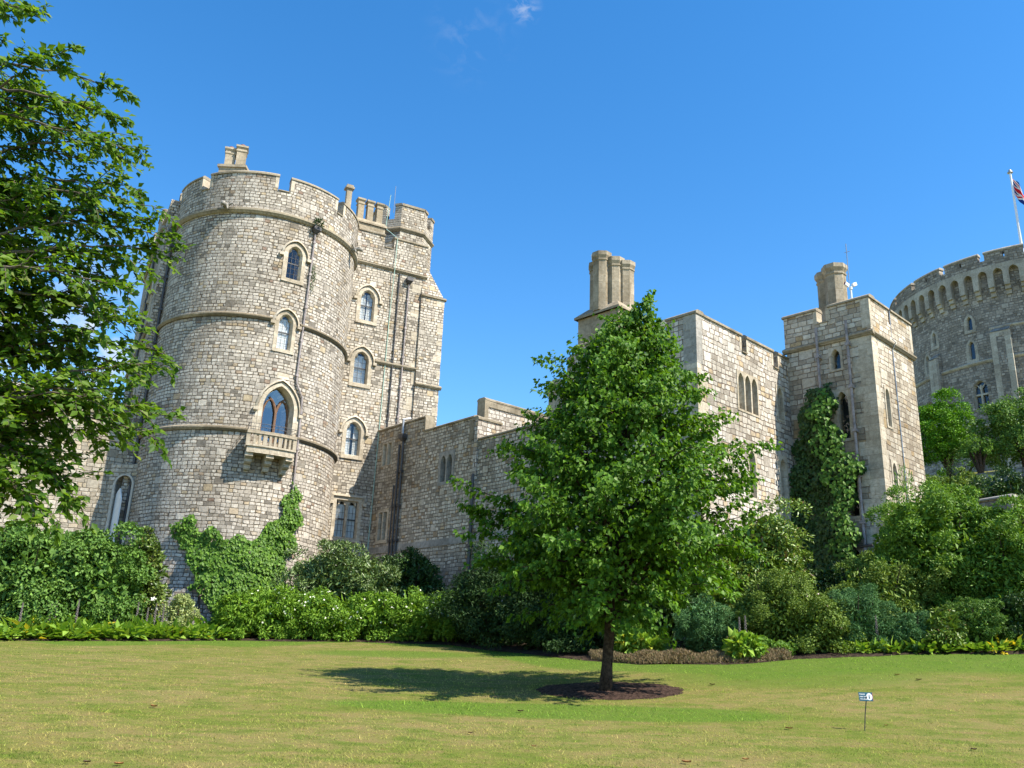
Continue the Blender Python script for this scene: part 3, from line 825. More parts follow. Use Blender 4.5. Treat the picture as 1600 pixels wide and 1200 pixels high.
rod = MB(); rod.tube([(2.75, 3.2, 28.5), (2.75, 3.2, 30.4)], .02, 6); rod.build('lightning_rod', MAT['metal'], BLK)

# ================================================================== garden wall on the left
GW = empty('garden_wall', (-19.5, 40.3, 0), radians(20), 'pale sunlit garden wall running left from the round tower behind the beech leaves', 'wall')
m = MB(); m.box(-14, 1.95, 0, .9, .5, 12.3); m.build('wall', MAT['garden_wall'], GW)
m = MB(); coping_box(m, FBk, -13.9, 1.85, 0, .9, 12.302, .07, .2); m.build('coping', MAT['cope'], GW)
m = MB(); m.box(-1.9, -.3, 0.02, .88, 12.45, 13.3); m.build('merlon', MAT['garden_wall'], GW)
m = MB(); m.box(-4.4, -2.8, 0.02, .88, 12.45, 13.3); m.build('merlon', MAT['garden_wall'], GW)

# arched garden doorway in the angle
MAT['pale_dressed'] = plain_mat('pale_dressed_stone', (.46, .43, .37), .85, .15)
DWY = empty('garden_doorway', (-17.9, 40.35, 0), radians(-12), 'arched doorway with a pale stone surround and a half-open white door at the foot of the round tower', 'doorway')
m = MB(); m.box(-.72, .95, 0, 1.2, 1.0, 9.9); pw = m.build('porch_wall', MAT['garden_wall'], DWY); k = MB()
k.prism([(s + .12, z) for s, z in arch(.86, 3.2, 'round', 6.15)], -.3, .8, FBk)
m = MB()
A = [(s + .12, z) for s, z in arch(1.08, 3.34, 'round', 6.09)]; Bq = [(s + .12, z) for s, z in arch(.86, 3.2, 'round', 6.15)]
m.loops([[(s, .03, z) for s, z in A], [(s, -.07, z) for s, z in A], [(s, -.07, z) for s, z in Bq], [(s, .25, z) for s, z in Bq]])
m.build('door_surround', MAT['pale_dressed'], DWY)
cut(pw, k)
m = MB(); dq = [(-.29, .1, 6.2), (.28, -.28, 6.2), (.28, -.28, 8.2), (-.0, -.1, 8.75), (-.29, .1, 8.5)]
m.add(dq + [(x + .03, y + .05, z) for x, y, z in dq], [(0, 1, 2, 3, 4), (9, 8, 7, 6, 5)] + [(i, (i + 1) % 5, 5 + (i + 1) % 5, 5 + i) for i in range(5)])
m.build('door_leaf', MAT['white_paint'], DWY)
m = MB(); m.box(-.29, .53, .6, .64, 6.16, 9.3); m.build('shade_backing', MAT['room_shade'], DWY)  # dark panel standing in for the shade inside the doorway

# ================================================================== curtain wall
CW = empty('curtain_wall', (-7.12, 46.19, 0), radians(-49.5), 'long shaded curtain wall stepping down between the square block and the leafy tree', 'wall')
m = MB(); CE = 21.4
m.box(-.1, CE, 0, 1.1, 1.0, 11.5)
cw = m.build('wall', MAT['wall'], CW); k = MB()
m = MB(); m.box(-.1, 8.32, 0.001, .5, 11.495, 12.66); m.box(-.1, 4.38, 0.001, .5, 12.655, 13.4)
m2 = m.build('parapet', MAT['wall'], CW)
slot_group(CW, FBk, 1.02, 11.45, 2, .26, .2, 1.12, 'rect', 'trim', k, .14, .1)
slot_group(CW, FBk, 1.12, 7.5, 2, .26, .16, 1.4, 'rect', 'trim', k, .2, .18)
slot_group(CW, FBk, 6.35, 9.9, 2, .34, .16, 1.25, 'lancet', 'grey_trim', k, .2, .2)
cut(cw, k); cut(m2, k)
m = MB()
coping_box(m, FBk, 0, 4.32, 0, .5, 13.402, .07, .15); coping_box(m, FBk, 4.5, 8.3, 0, .5, 12.662, .07, .15); coping_box(m, FBk, 8.55, CE - .2, 0, 1.1, 11.502, .07, .15)
m.box(4.3, 4.42, -.05, .52, 12.7, 13.42); m.box(8.22, 8.4, -.05, .55, 11.6, 12.68)
m.box(8.05, 8.22, -.03, .05, 11.5, 12.6)
m.build('coping', MAT['cope'], CW)
m = MB(); m.box(.02, CE, -.03, .02, 6.82, 7.14); m.build('pale_band', MAT['grey_trim'], CW)
pipe(CW, FBk, 2.3, 5.0, 12.3, r=.06, mat='iron'); pipe(CW, FBk, 2.62, 5.0, 12.55, r=.06, mat='iron', hopper=True); pipe(CW, FBk, 2.05, 5.0, 10.2, r=.045, mat='iron')
m = MB(); m.tube([(2.5, .3, 13.75), (2.5, -.12, 13.62), (2.55, -.13, 12.8)], .07, 8); m.build('roof_outlet', MAT['metal'], CW)
pipe(CW, FBk, 8.6, 4.3, 9.9, r=.085, mat='iron', off=.12)
m = MB(); m.box(8.3, 8.95, -.35, -.02, 4.0, 4.35); m.build('drain_box', MAT['iron'], CW)
# return wall running back from the step, low then raised
RW = empty('return_wall', (-7.12 + .6494 * 8.5, 46.19 - .7604 * 8.5, 0), radians(40.5), 'sunlit stepped parapet wall with moulded coping behind the curtain wall', 'wall')
m = MB(); m.box(.5, 9.5, .0, .5, 9.0, 13.6); m.box(-.1, 1.35, -.25, -.002, 9.0, 12.5); m.build('wall', MAT['pale'], RW)
m = MB(); coping_box(m, FBk, .5, 9.4, 0, .5, 13.602, .07, .15); coping_box(m, FBk, -.05, 1.3, -.25, .1, 12.502, .06, .15)
m.box(.42, .66, -.06, .52, 12.7, 13.6); m.box(.66, 9.4, -.05, .0, 13.3, 13.6)
m.build('coping', MAT['cope'], RW)
# ================================================================== hall range (sunlit flank, shaded end)
HA = radians(46.3)
HX, HY = 6.60, 29.63
HALL = empty('castle_hall', (HX, HY, 0), -HA, 'crenellated stone range with bright sunlit side and chimney cluster behind the leafy tree', 'building')
HW, HD = -6.3, 6.9
def HR(s, d, z): return (-d, s, z)                     # right flank: x=0 plane, s runs back
def rot180(F): return F
m = MB(); m.box(HW, 0, 0, HD, 1.0, 13.3); hw = m.build('wall', MAT['pale'], HALL); k = MB()
par = MB()
par.box(HW, 0.0, 0.0, .42, 13.295, 13.45); par.box(-.42, 0.0, .42, HD, 13.295, 13.44)
for a, b in ((-1.3, 0.0), (-3.4, -1.75), (-5.9, -3.85)): par.box(a, b, 0, .42, 13.445, 14.1)
for a, b in ((.42, 3.05), (3.42, 5.42), (5.8, HD)): par.box(-.42, 0.0, a, b, 13.435, 14.1)
po_ = par.build('parapet', MAT['pale'], HALL)
slot_group(HALL, HR, 3.36, 11.12, 3, .33, .15, 1.42, 'lancet', 'trim', k, .12, .1)
slot_group(HALL, HR, 5.78, 11.35, 1, .36, .15, 1.3, 'lancet', 'trim', k, .12, .1)
slot_group(HALL, HR, 3.42, 7.85, 1, .38, .15, 1.75, 'lancet', 'trim', k, .14, .14)
slot_group(HALL, HR, 5.7, 7.35, 1, .40, .15, 2.35, 'lancet', 'trim', k, .14, .14)
cut(hw, k)
cp = MB()
for a, b in ((-1.27, 0.0), (-3.37, -1.78), (-5.87, -3.88)): coping_box(cp, FBk, a, b, 0, .42, 14.102, .06, .16)
FS = lambda s, d, z: (-d, s, z)
for a, b in ((.5, 3.02), (3.45, 5.39), (5.83, HD)): coping_box(cp, FS, a, b, 0, .42, 14.102, .06, .16)
for a, b in ((3.12, 3.35), (5.5, 5.72)): coping_box(cp, FS, a, b, 0, .42, 13.442, .06, .08)
for a, b in ((-1.68, -1.37),): coping_box(cp, FBk, a, b, 0, .42, 13.452, .06, .08)
cp.build('coping', MAT['cope'], HALL)
q = MB()
q.box(-.55, .014, -.014, .3, 12.2, 14.095); q.box(-.014 - .2, .016, .3, .36, 12.2, 14.095)
q.build_each('grey_quoin', MAT['grey_trim'], HALL)
q = MB(); z = 3.0; i = 0
while z < 12.1:
    hh = .52; wd = (.28, .62)[i % 2]; wd2 = (.62, .28)[i % 2]
    q.box(-wd, .012, -.012, wd2, z, z + hh - .012); z += hh; i += 1
q.build_each('quoin', MAT['trim'], HALL)
q = MB()
for y in (2.93, 3.42, 5.3, 5.8): q.box(-.3, .01, y, y + .13, 13.5, 14.09)
q.build_each('merlon_quoin', MAT['trim'], HALL)
# chimney cluster
m = MB()
m.box(-6.9, -4.6, .75, 2.3, 9.0, 14.0)
m.loops([[(-6.95 + a, .7 + a, z), (-4.55 - a, .7 + a, z), (-4.55 - a, 2.35 - a, z), (-6.95 + a, 2.35 - a, z)] for a, z in ((0, 14.002), (0, 14.15), (.28, 14.4))])
m.box(-6.62, -4.4, 1.0, 2.1, 14.1, 15.85)
m.loops([[(-6.75 + a, .87 + a, z), (-4.28 - a, .87 + a, z), (-4.28 - a, 2.23 - a, z), (-6.75 + a, 2.23 - a, z)] for a, z in ((0, 15.852), (0, 15.95), (.42, 16.35), (1.0, 16.36))])
st = m.build('chimney_stack', MAT['chimney'], HALL)
for x, y, zt in ((-5.98, 1.55, 18.5), (-5.5, 1.2, 18.7), (-5.1, 1.6, 18.45), (-4.80, 1.95, 18.3)):
    m = MB(); m.lathe([(.385, 16.0), (.385, zt - .42), (.42, zt - .4), (.42, zt - .34), (.385, zt - .32), (.45, zt - .18), (.45, zt), (.2, zt + .03)], 8, (x, y), pi / 8)
    m.build('flue', MAT['chimney'], st)
m = MB(); m.lathe([(.18, 18.75), (.2, 18.98), (.14, 19.0)], 10, (-6.1, 1.5)); m.build('chimney_pot', MAT['white_metal'], st)
m = MB(); m.lathe([(.45, 11), (.45, 12.6), (.52, 12.65), (.52, 12.8), (.3, 13.0), (.3, 13.3)], 8, (-7.6, .9), pi / 8); m.build('chimney_stub', MAT['trim'], HALL)

# ================================================================== small square tower
TUR = empty('castle_turret', (11.37, 34.19, 0), -HA, 'small square stone turret with string course and twin chimney, dark climber on its left face', 'tower')
TW, TD = 3.56, 3.92
TRt = lambda s, d, z: (TW - d, s, z)
m = MB(); m.box(0, TW, 0, TD, 1.0, 14.9); tw = m.build('wall', MAT['turret'], TUR); k = MB()
par = MB()
par.box(-.04, TW + .04, -.04, .4, 14.45, 15.28); par.box(TW - .4, TW + .04, .4, TD + .04, 14.45, 15.28)
par.box(-.04, .4, .4, TD + .04, 14.45, 15.28)
for a, b in ((-.04, 1.42), (1.95, TW + .04)): par.box(a, b, -.04, .4, 15.275, 15.88)
for a, b in ((.4, 1.72), (1.95, TD + .04)): par.box(TW - .4, TW + .04, a, b, 15.275, 15.88)
par.box(-.04, .4, 1.2, 2.7, 15.275, 15.88)
par.build('parapet', MAT['turret'], TUR)
cp = MB()
for a, b in ((-.04, 1.39), (1.98, TW + .04)): coping_box(cp, FBk, a, b, -.04, .4, 15.882, .06, .15)
for a, b in ((.5, 1.69), (1.98, TD)): coping_box(cp, TRt, a, b, -.04, .4, 15.882, .06, .15)
coping_box(cp, FBk, 1.5, 1.86, -.04, .4, 15.282, .04, .08)
cp.build('coping', MAT['cope'], TUR)
m = MB(); m.mold(FBk, -.14, TW + .14, [(o, 14.42 + q_) for o, q_ in STR]); m.mold(TRt, -.0, TD + .12, [(o, 14.42 + q_) for o, q_ in STR])
m.build('string_course', MAT['cope'], TUR)
slot_group(TUR, FBk, 2.08, 13.25, 1, .32, .1, .8, 'lancet', 'trim', k, .12, .1)
slot_group(TUR, FBk, 2.2, 10.4, 1, .42, .1, 1.85, 'lancet', 'trim', k, .16, .14)
slot_group(TUR, FBk, 2.2, 4.6, 1, .5, .1, 1.6, 'lancet', 'trim', k, .14, .14)
slot_group(TUR, FBk, 2.3, 7.4, 1, .4, .1, 1.7, 'lancet', 'trim', k, .14, .14)
slot_group(TUR, TRt, .95, 10.85, 1, .28, .1, 1.5, 'lancet', 'trim', k, .12, .1)
slot_group(TUR, TRt, .95, 7.7, 1, .30, .1, 1.7, 'lancet', 'trim', k, .12, .1)
cut(tw, k)
pipe(TUR, FBk, 1.42, 11.5, 15.1, r=.055, off=.17); pipe(TUR, FBk, 2.68, 3.0, 15.1, r=.055, off=.17)
m = MB(); m.tube([(2.2, -.2, 6.2), (3.0, -.2, 6.25)], .06, 8); m.build('branch_pipe', MAT['iron'], TUR)
m = MB(); m.tube([TRt(1.9, -.03, 15.9), TRt(1.88, -.03, 14.7), TRt(1.88, -.18, 14.5), TRt(1.86, -.03, 14.2), TRt(1.85, -.03, 4)], .02, 6); m.build('lightning_cable', MAT['metal'], TUR)
q = MB(); z = 3; i = 0
while z < 14.2:
    q.box(TW - (.85, .55)[i % 2], TW + .012, -.012, (.4, .5)[i % 2], z, z + .55 - .008); z += .55; i += 1
q.build_each('quoin', MAT['trim'], TUR)
q = MB(); q.box(TW - .3, TW + .052, -.052, .12, 14.65, 15.87); q.box(TW - .2, TW + .05, TD - .18, TD + .052, 14.65, 15.87); q.box(1.82, 1.97, -.05, .41, 15.3, 15.87); q.box(1.28, 1.43, -.05, .41, 15.3, 15.87); q.build_each('merlon_quoin', MAT['trim'], TUR)
m = MB(); m.box(.2, 2.2, 1.3, 2.5, 14.5, 16.6); st = m.build('chimney_stack', MAT['chimney'], TUR)
for x, y, zt, r_ in ((1.0, 2.0, 18.35, .38), (1.52, 1.75, 18.45, .44)):
    m = MB(); m.lathe([(r_, 16.4), (r_, zt - .5), (r_ + .04, zt - .45), (r_ + .04, zt - .38), (r_, zt - .34), (r_ + .1, zt - .18), (r_ + .1, zt), (.2, zt + .02)], 8, (x, y), pi / 8)
    m.build('flue', MAT['chimney'], st)
rod = MB(); rod.tube([(2.1, 1.8, 17.5), (2.1, 1.8, 19.4)], .018, 6); rod.tube([(2.0, 1.8, 19.0), (2.25, 1.8, 19.0)], .01, 5); rod.build('aerial', MAT['metal'], TUR)

# camera head with two lamps on the turret roof
SC = empty('security_camera', (0, 0, 0), 0, 'white camera post with two red-fronted boxes on the turret parapet beside the twin chimney', 'security camera')
pc = at(1331, 470, 35.2); SC.location = (pc.x, pc.y, 16.15); SC.scale = (.55, .55, .7)
m = MB(); m.lathe([(.07, -.9), (.07, .62), (.13, .64), (.13, .8), (.05, .82)], 10); m.build('post', MAT['white_metal'], SC)
for sg in (-1, 1):
    m = MB(); cx = sg * .28
    vs = [Vector((x, y, z)) for x in (-.17, .17) for y in (-.1, .1) for z in (-.1, .1)]
    rot = Matrix.Rotation(radians(-sg * 22), 3, 'Y') @ Matrix.Rotation(radians(20), 3, 'Z')
    m.add([tuple(rot @ v + Vector((cx, 0, .95))) for v in vs], [(0, 1, 3, 2), (4, 6, 7, 5), (0, 4, 5, 1), (2, 3, 7, 6), (0, 2, 6, 4), (1, 5, 7, 3)])
    ho = m.build('lamp_box', MAT['white_metal'], SC)
    m = MB(); m.box(-.185, -.172, -.08, .08, -.08, .08); m.v = [tuple(rot @ Vector(v if sg < 0 else (-v[0], v[1], v[2])) + Vector((cx, 0, .95))) for v in m.v]
    m.build('lens', plain_mat('red_lens', (.22, .03, .025), .3, .1) if sg < 0 else bpy.data.materials['red_lens'], ho)
# floodlight in the gap of the hall parapet
FLD = empty('floodlight', (0, 0, 0), -HA, 'square floodlight on a thin bracket in the parapet gap beside the leafy tree top', 'floodlight')
pf = Vector((HX, HY, 0)) + Vector((cos(-HA), sin(-HA), 0)) * -1.55 + Vector((sin(HA), cos(HA), 0)) * .25
FLD.location = (pf.x, pf.y, 13.4)
m = MB(); m.tube([(-.06, 0, 0), (-.06, 0, .6)], .015, 6); m.tube([(.06, 0, 0), (.06, 0, .6)], .015, 6); m.build('bracket', MAT['iron'], FLD)
m = MB(); m.loops([[(-.22, -.12, .62), (.22, -.12, .62), (.22, .14, .66), (-.22, .14, .66)], [(-.26, -.18, .86), (.26, -.18, .86), (.26, .16, .9), (-.26, .16, .9)]]); m.f += [(0, 1, 2, 3), (7, 6, 5, 4)]
m.build('housing', MAT['metal'], FLD)
m = MB(); m.add([(-.19, -.135, .64), (.19, -.135, .64), (.22, -.18, .84), (-.22, -.18, .84)], [(0, 1, 2, 3)]); m.build('lens', MAT['glass'], FLD)

# ================================================================== the keep on its mound
KP = empty('round_keep', (KEEP[0], KEEP[1], 0), 0, 'huge round keep on the mound with a ring of arches under its battlements', 'keep')
KR = 13.6
FK = lambda th, R=KR: FD(th, R)
K0 = FK(0); KS = lambda t: radians(t) * KR
m = MB(); N = 200
m.loops([[(r_ * sin(2 * pi * k_ / N), -r_ * cos(2 * pi * k_ / N), z) for k_ in range(N)] for r_, z in ((KR + .1, 12), (KR + .1, 27), (KR, 31.3), (KR, 40.9))])
m.f += [tuple(range(N - 1, -1, -1)), tuple(range(3 * N, 4 * N))]
kw = m.build('wall', MAT['keep'], KP); kc = MB()
# arches on corbels: band with scalloped underside
PR = 14.2; FP = FD(0, PR)
step = 5.625
ar = MB(); tm_ = MB()
for i in range(64):
    t0 = -180 + i * step
    if t0 < -125 or t0 > 20: continue
    S0 = radians(t0) * PR; wdt = radians(step) * PR; S1 = S0 + wdt
    ow = wdt * .62; cxs = S0 + wdt / 2
    a = [(cxs + s, z) for s, z in arch(ow, 1.55, 'pointed', 38.95, 6)]
    a = a[1:] + a[:1]                       # from bottom right over to bottom left
    mm_ = len(a)
    outl = [(S1 + (S0 - S1) * j / (mm_ - 1), 40.95) for j in range(mm_)]
    outl[0] = (S1, 38.95); outl[-1] = (S0, 38.95)
    outl[1] = (S1, 40.0); outl[-2] = (S0, 40.0); outl[2] = (S1, 40.95); outl[-3] = (S0, 40.95)
    tm_.loops([[FP(s, .0, z) for s, z in outl], [FP(s, .0, z) for s, z in a], [FP(s, .62, z) for s, z in a]], closed=False)
    # corbel below the pier
    pw_ = wdt * .36
    for q0, q1, dd in ((37.75, 38.2, .42), (38.2, 38.6, .2), (38.6, 38.952, .0)):
        tm_.box(S0 - pw_ / 2, S0 + pw_ / 2, dd, .66, q0, q1, FP, 1)
tm_.build('arch_ring', MAT['keep_trim'], KP)
m = MB(); m.box(radians(-180) * PR, radians(180) * PR, .0, .6, 40.9, 41.55, FP, 160)
mers = []
ts = 360 / 22
for i in range(22):
    c0 = -47.4 + i * ts; a, b = c0 + 1.2, c0 + ts - 1.2
    hs_ = (a + b) / 2
    mers.append((a, b))
    for u0, u1 in ((a, hs_ - .35), (hs_ + .35, b)): m.box(radians(u0) * PR, radians(u1) * PR, 0, .6, 41.545, 42.25, FP, 4)
    m.box(radians(hs_ - .35) * PR, radians(hs_ + .35) * PR, 0, .6, 42.05, 42.25, FP, 1)
m.build('parapet', bpy.data.materials['keep_stone'], KP)
cp = MB()
for a, b in mers: coping_box(cp, FP, radians(a) * PR, radians(b) * PR, 0, .6, 42.252, .07, .25, 8)
cp.build('coping', MAT['keep_trim'], KP)
for z in (31.45,):
    m = MB(); m.mold(K0, KS(-130), KS(30), [(o * 1.3, z + q_ * 1.6) for o, q_ in STR], 90); m.build('string_course', MAT['keep_trim'], KP)
m = MB(); m.mold(K0, KS(-48.5), KS(30), [(o, 34.6 + q_ * 1.3) for o, q_ in STR], 50); m.build('string_course', MAT['keep_trim'], KP)
# buttresses with sloping heads
def kbut(t0, t1, zt, out_):
    m = MB(); a, b = KS(t0), KS(t1)
    m.box(a, b, -out_, .3, 12, zt, K0, 4)
    m.loops([[K0(a, -out_ - .08, zt), K0(b, -out_ - .08, zt), K0(b, .1, zt + .9), K0(a, .1, zt + .9)]])
    n_ = len(m.v)
    m.add([K0(a, -out_ - .1, zt), K0(b, -out_ - .1, zt), K0(b, .1, zt), K0(a, .1, zt), K0(a, .1, zt + .75), K0(b, .1, zt + .75)], [(0, 1, 5, 4), (0, 4, 3), (1, 2, 5), (3, 2, 1, 0)])
    o = m.build('buttress', MAT['keep'], KP)
    q_ = MB(); q_.box(a - .03, a + .45, -out_ - .02, -out_ + .3, 20, zt - .02, K0, 2); q_.box(b - .45, b + .03, -out_ - .02, -out_ + .3, 20, zt - .02, K0, 2); q_.box(a + .46, b - .46, -out_ - .02, -out_ + .1, zt - .5, zt - .02, K0, 2)
    q_.build_each('quoin', MAT['keep_trim'], o, 12)
kbut(-47.5, -40.8, 33.9, .9)
kbut(-75.5, -71.5, 33.0, .7)
for th, z, w, h, kd, l in ((-56.2, 35.0, .55, 1.45, 'lancet', 1), (-56.6, 31.75 + .2, .6, 1.9, 'lancet', 1), (-73.8, 34.6, .5, 1.5, 'lancet', 1), (-79.3, 32.0, .6, 2.0, 'lancet', 1)):
    window(KP, FK(th), 0, z, w, h, kd, .3, 'keep_trim', False, None, 1, cutter=kc, bars=False, depth=.25)
window(KP, FK(-55.2), 0, 26.9, 1.35, 2.75, 'pointed', .38, 'keep_trim', False, None, 2, .16, cutter=kc, bars=True, depth=.35)
window(KP, FK(-81), 0, 26.6, 1.3, 2.5, 'pointed', .38, 'keep_trim', False, None, 2, .16, cutter=kc, bars=True, depth=.35)
m = MB(); FKw = FK(-55.2)
m.box(-.6, .6, .1, .38, 28.2, 28.36, FKw); m.tube([FKw(0, .2, 28.8), FKw(.25, .2, 29.15), FKw(.45, .2, 29.35)], .06, 6); m.tube([FKw(0, .2, 28.8), FKw(-.25, .2, 29.15), FKw(-.45, .2, 29.35)], .06, 6)
m.build('transom', MAT['keep_trim'], KP)
cut(kw, kc)
m = MB(); m.box(KS(-61), KS(-52), -.5, .2, 22, 24.9, K0, 4); po2 = m.build('porch', MAT['keep'], KP)
m = MB(); m.box(KS(-61.3), KS(-51.7), -.62, .1, 24.9, 25.15, K0, 4); m.box(KS(-59.6), KS(-58.7), -.53, -.4, 22, 24.6, K0, 1); m.build('porch_coping', MAT['keep_trim'], po2)

# flagpole and flag on the keep
FLG = empty('flagpole', (KEEP[0], KEEP[1], 40.9), 0, 'white flagpole on top of the round keep flying a red, white and blue flag', 'flagpole')
m = MB(); m.lathe([(.17, 0), (.15, 8), (.11, 16.9), (.1, 17.0)], 12); m.build('pole', MAT['white_metal'], FLG, True)
m = MB(); m.lathe([(.1, 17.0), (.3, 17.02), (.3, 17.12), (.12, 17.2), (.16, 17.35), (.05, 17.5)], 12); m.build('finial', MAT['metal'], FLG, True)
def flag_mat():
    t = NT('union_flag')
    uvn = t.n('ShaderNodeUVMap'); x, y, z = t.sep(uvn.outputs[0])
    X = t.ma('MULTIPLY', t.ma('SUBTRACT', x, .5), 2.0); Y = t.ma('SUBTRACT', y, .5)     # 2:1 flag, X -1..1, Y -.5..5
    ax, ay = t.ma('ABSOLUTE', X), t.ma('ABSOLUTE', Y)
    L = lambda v, a: t.ma('LESS_THAN', v, a)
    dg = t.ma('MULTIPLY', t.ma('ABSOLUTE', t.ma('SUBTRACT', ay, t.ma('MULTIPLY', ax, .5))), .894)
    blue, white_, red = (.012, .03, .20), (.75, .75, .75), (.6, .02, .03)
    c = t.mix(L(dg, .1), blue, white_)
    c = t.mix(L(dg, .034), c, red)
    c = t.mix(t.ma('MAXIMUM', L(ax, .167), L(ay, .167)), c, white_)
    c = t.mix(t.ma('MAXIMUM', L(ax, .1), L(ay, .1)), c, red)
    return t.done(t.princ(c, .8, spec=.1))
nx, ny = 40, 20; vs = []; fs = []; uvs = []
ld = Vector((cos(radians(-18)), sin(radians(-18)), 0)); pd = Vector((-ld.y, ld.x, 0))
for j in range(ny + 1):
    for i in range(nx + 1):
        a, b = i / nx, j / ny
        xx = a * 3.1; zz = 14.2 + b * 2.1 - 3.6 * a ** .9 * (1 + .15 * (1 - b)) + .2 * sin(a * 9)
        p = ld * (.14 + xx * .62) + pd * (.42 * sin(a * 11 + b * 2.2) * min(1, a * 4)) 
        vs.append((p.x, p.y, zz)); uvs.append((a, b))
for j in range(ny):
    for i in range(nx):
        q_ = j * (nx + 1) + i; fs.append((q_, q_ + 1, q_ + nx + 2, q_ + nx + 1))
me = bpy.data.meshes.new('flag'); me.from_pydata(vs, [], fs); ul = me.uv_layers.new(name='UVMap')
for lp in me.loops: ul.data[lp.index].uv = uvs[lp.vertex_index]
me.materials.append(flag_mat())
for p in me.polygons: p.use_smooth = True
fo = bpy.data.objects.new('flag', me); COL.objects.link(fo); fo.parent = FLG

# retaining walls on the mound
def mound_wall(pa, pb, h, name, label, cope=True, dn=2.0, th=.5, mat='keep_plain', n=1):
    d = (pb - pa); L_ = hypot(d.x, d.y)
    e = empty(name, (pa.x, pa.y, pa.z), atan2(d.y, d.x), label, 'wall')
    m = MB(); m.box(0, L_, 0, th, -dn, h); m.build('wall', MAT[mat], e)
    if cope:
        m = MB(); coping_box(m, FBk, 0.05, L_ - .05, 0, th, h + .002, .1, .14); m.build('coping', MAT['grey_trim'], e)
    return e
MAT['keep_plain'] = stone_mat('retaining_stone', h=0.26, w=0.4, joint=.03, stops=[(0, (.17, .16, .14)), (.5, (.26, .245, .215)), (1, (.36, .34, .3))])
a, b = at(1400, 770, 66), at(1640, 745, 62)
mound_wall(Vector((a.x, a.y, 14.0)), Vector((b.x, b.y, 14.0)), .6, 'retaining_wall', 'shaded terrace wall below the keep behind the round clipped trees', False, 5)
a, b = at(1529, 781, 49), at(1579, 777, 48)
mound_wall(Vector((a.x, a.y, a.z - 1.2)), Vector((b.x, b.y, a.z - 1.2)), 1.1, 'low_wall', 'short stone wall end with flat grey coping above the big shrub on the right', True, 3)
# ================================================================== ground
FRONT = [on_ground(px, py) for px, py in ((-260, 1000), (-120, 1000), (0, 1001), (150, 1002), (350, 1001), (550, 1003), (700, 1008), (800, 1020), (880, 1029), (1000, 1039), (1150, 1038), (1250, 1031), (1330, 1026), (1450, 1023), (1600, 1022), (1750, 1022), (1900, 1024))]
def front_dist(x, y):
    """signed distance (m) in y from the bed edge, positive on the lawn side"""
    for a, b in zip(FRONT, FRONT[1:]):
        if a.x <= x <= b.x:
            t = (x - a.x) / (b.x - a.x + 1e-9); return a.y + (b.y - a.y) * t - y
    return 5
FX = np.array([p.x for p in FRONT]); FY = np.array([p.y for p in FRONT])
o_ = np.argsort(FX); FX = FX[o_]; FY = FY[o_]
TREE = on_ground(946, 1081)
def grid(name, xs, ys, zf, mat, attr=None):
    X, Y = np.meshgrid(xs, ys); n, m_ = X.shape
    Z = np.array([[zf(x, y) for x, y in zip(rx, ry)] for rx, ry in zip(X, Y)])
    co = np.stack([X, Y, Z], -1).reshape(-1, 3)
    idx = np.arange(n * m_).reshape(n, m_)
    q = np.stack([idx[:-1, :-1], idx[:-1, 1:], idx[1:, 1:], idx[1:, :-1]], -1).reshape(-1, 4)
    me = bpy.data.meshes.new(name)
    me.vertices.add(len(co)); me.vertices.foreach_set('co', co.ravel())
    me.loops.add(q.size); me.loops.foreach_set('vertex_index', q.ravel())
    me.polygons.add(len(q)); me.polygons.foreach_set('loop_start', np.arange(len(q)) * 4)
    me.update(calc_edges=True)
    if attr:
        a = me.attributes.new('lush', 'FLOAT', 'POINT'); a.data.foreach_set('value', np.array([attr(x, y) for x, y in co[:, :2]], dtype=np.float32))
    me.polygons.foreach_set('use_smooth', [True] * len(q))
    me.materials.append(mat)
    o = bpy.data.objects.new(name, me); COL.objects.link(o); return o
def lush(x, y):
    """greener turf: along the bed and in front of the young tree"""
    f = front_dist(x, y); v = 0
    edge = 1.6 + 1.1 * sin(x * .55 + .6) + .6 * sin(x * 1.4)
    if x > 5: edge = 2.6
    if -1 < f < 12: v = max(v, 1 - smooth(edge * .6, edge * 1.5, f))
    v = max(v, 1 - smooth(.5, 1.0, hypot((x - 1.0) / 5.2, (y - 15.9) / 1.25)))
    v = max(v, .5 * (1 - smooth(.4, 1.0, hypot((x - 6.5) / 5.0, (y - 20.5) / 2.6))))
    v = max(v, .6 * (1 - smooth(.4, 1.0, hypot((x + 3.2) / 4.4, (y - 27.5) / 2.2))))
    v = max(v, .35 * (1 - smooth(.4, 1.0, hypot((x + 12) / 5, (y - 24) / 1.2))))
    return v
GREEN_A, GREEN_B, STRAW, BROWN = (0.084, 0.118, 0.020), (0.128, 0.146, 0.030), (0.19, 0.165, 0.062), (0.195, 0.140, 0.065)
LUSH = (0.066, 0.125, 0.018)
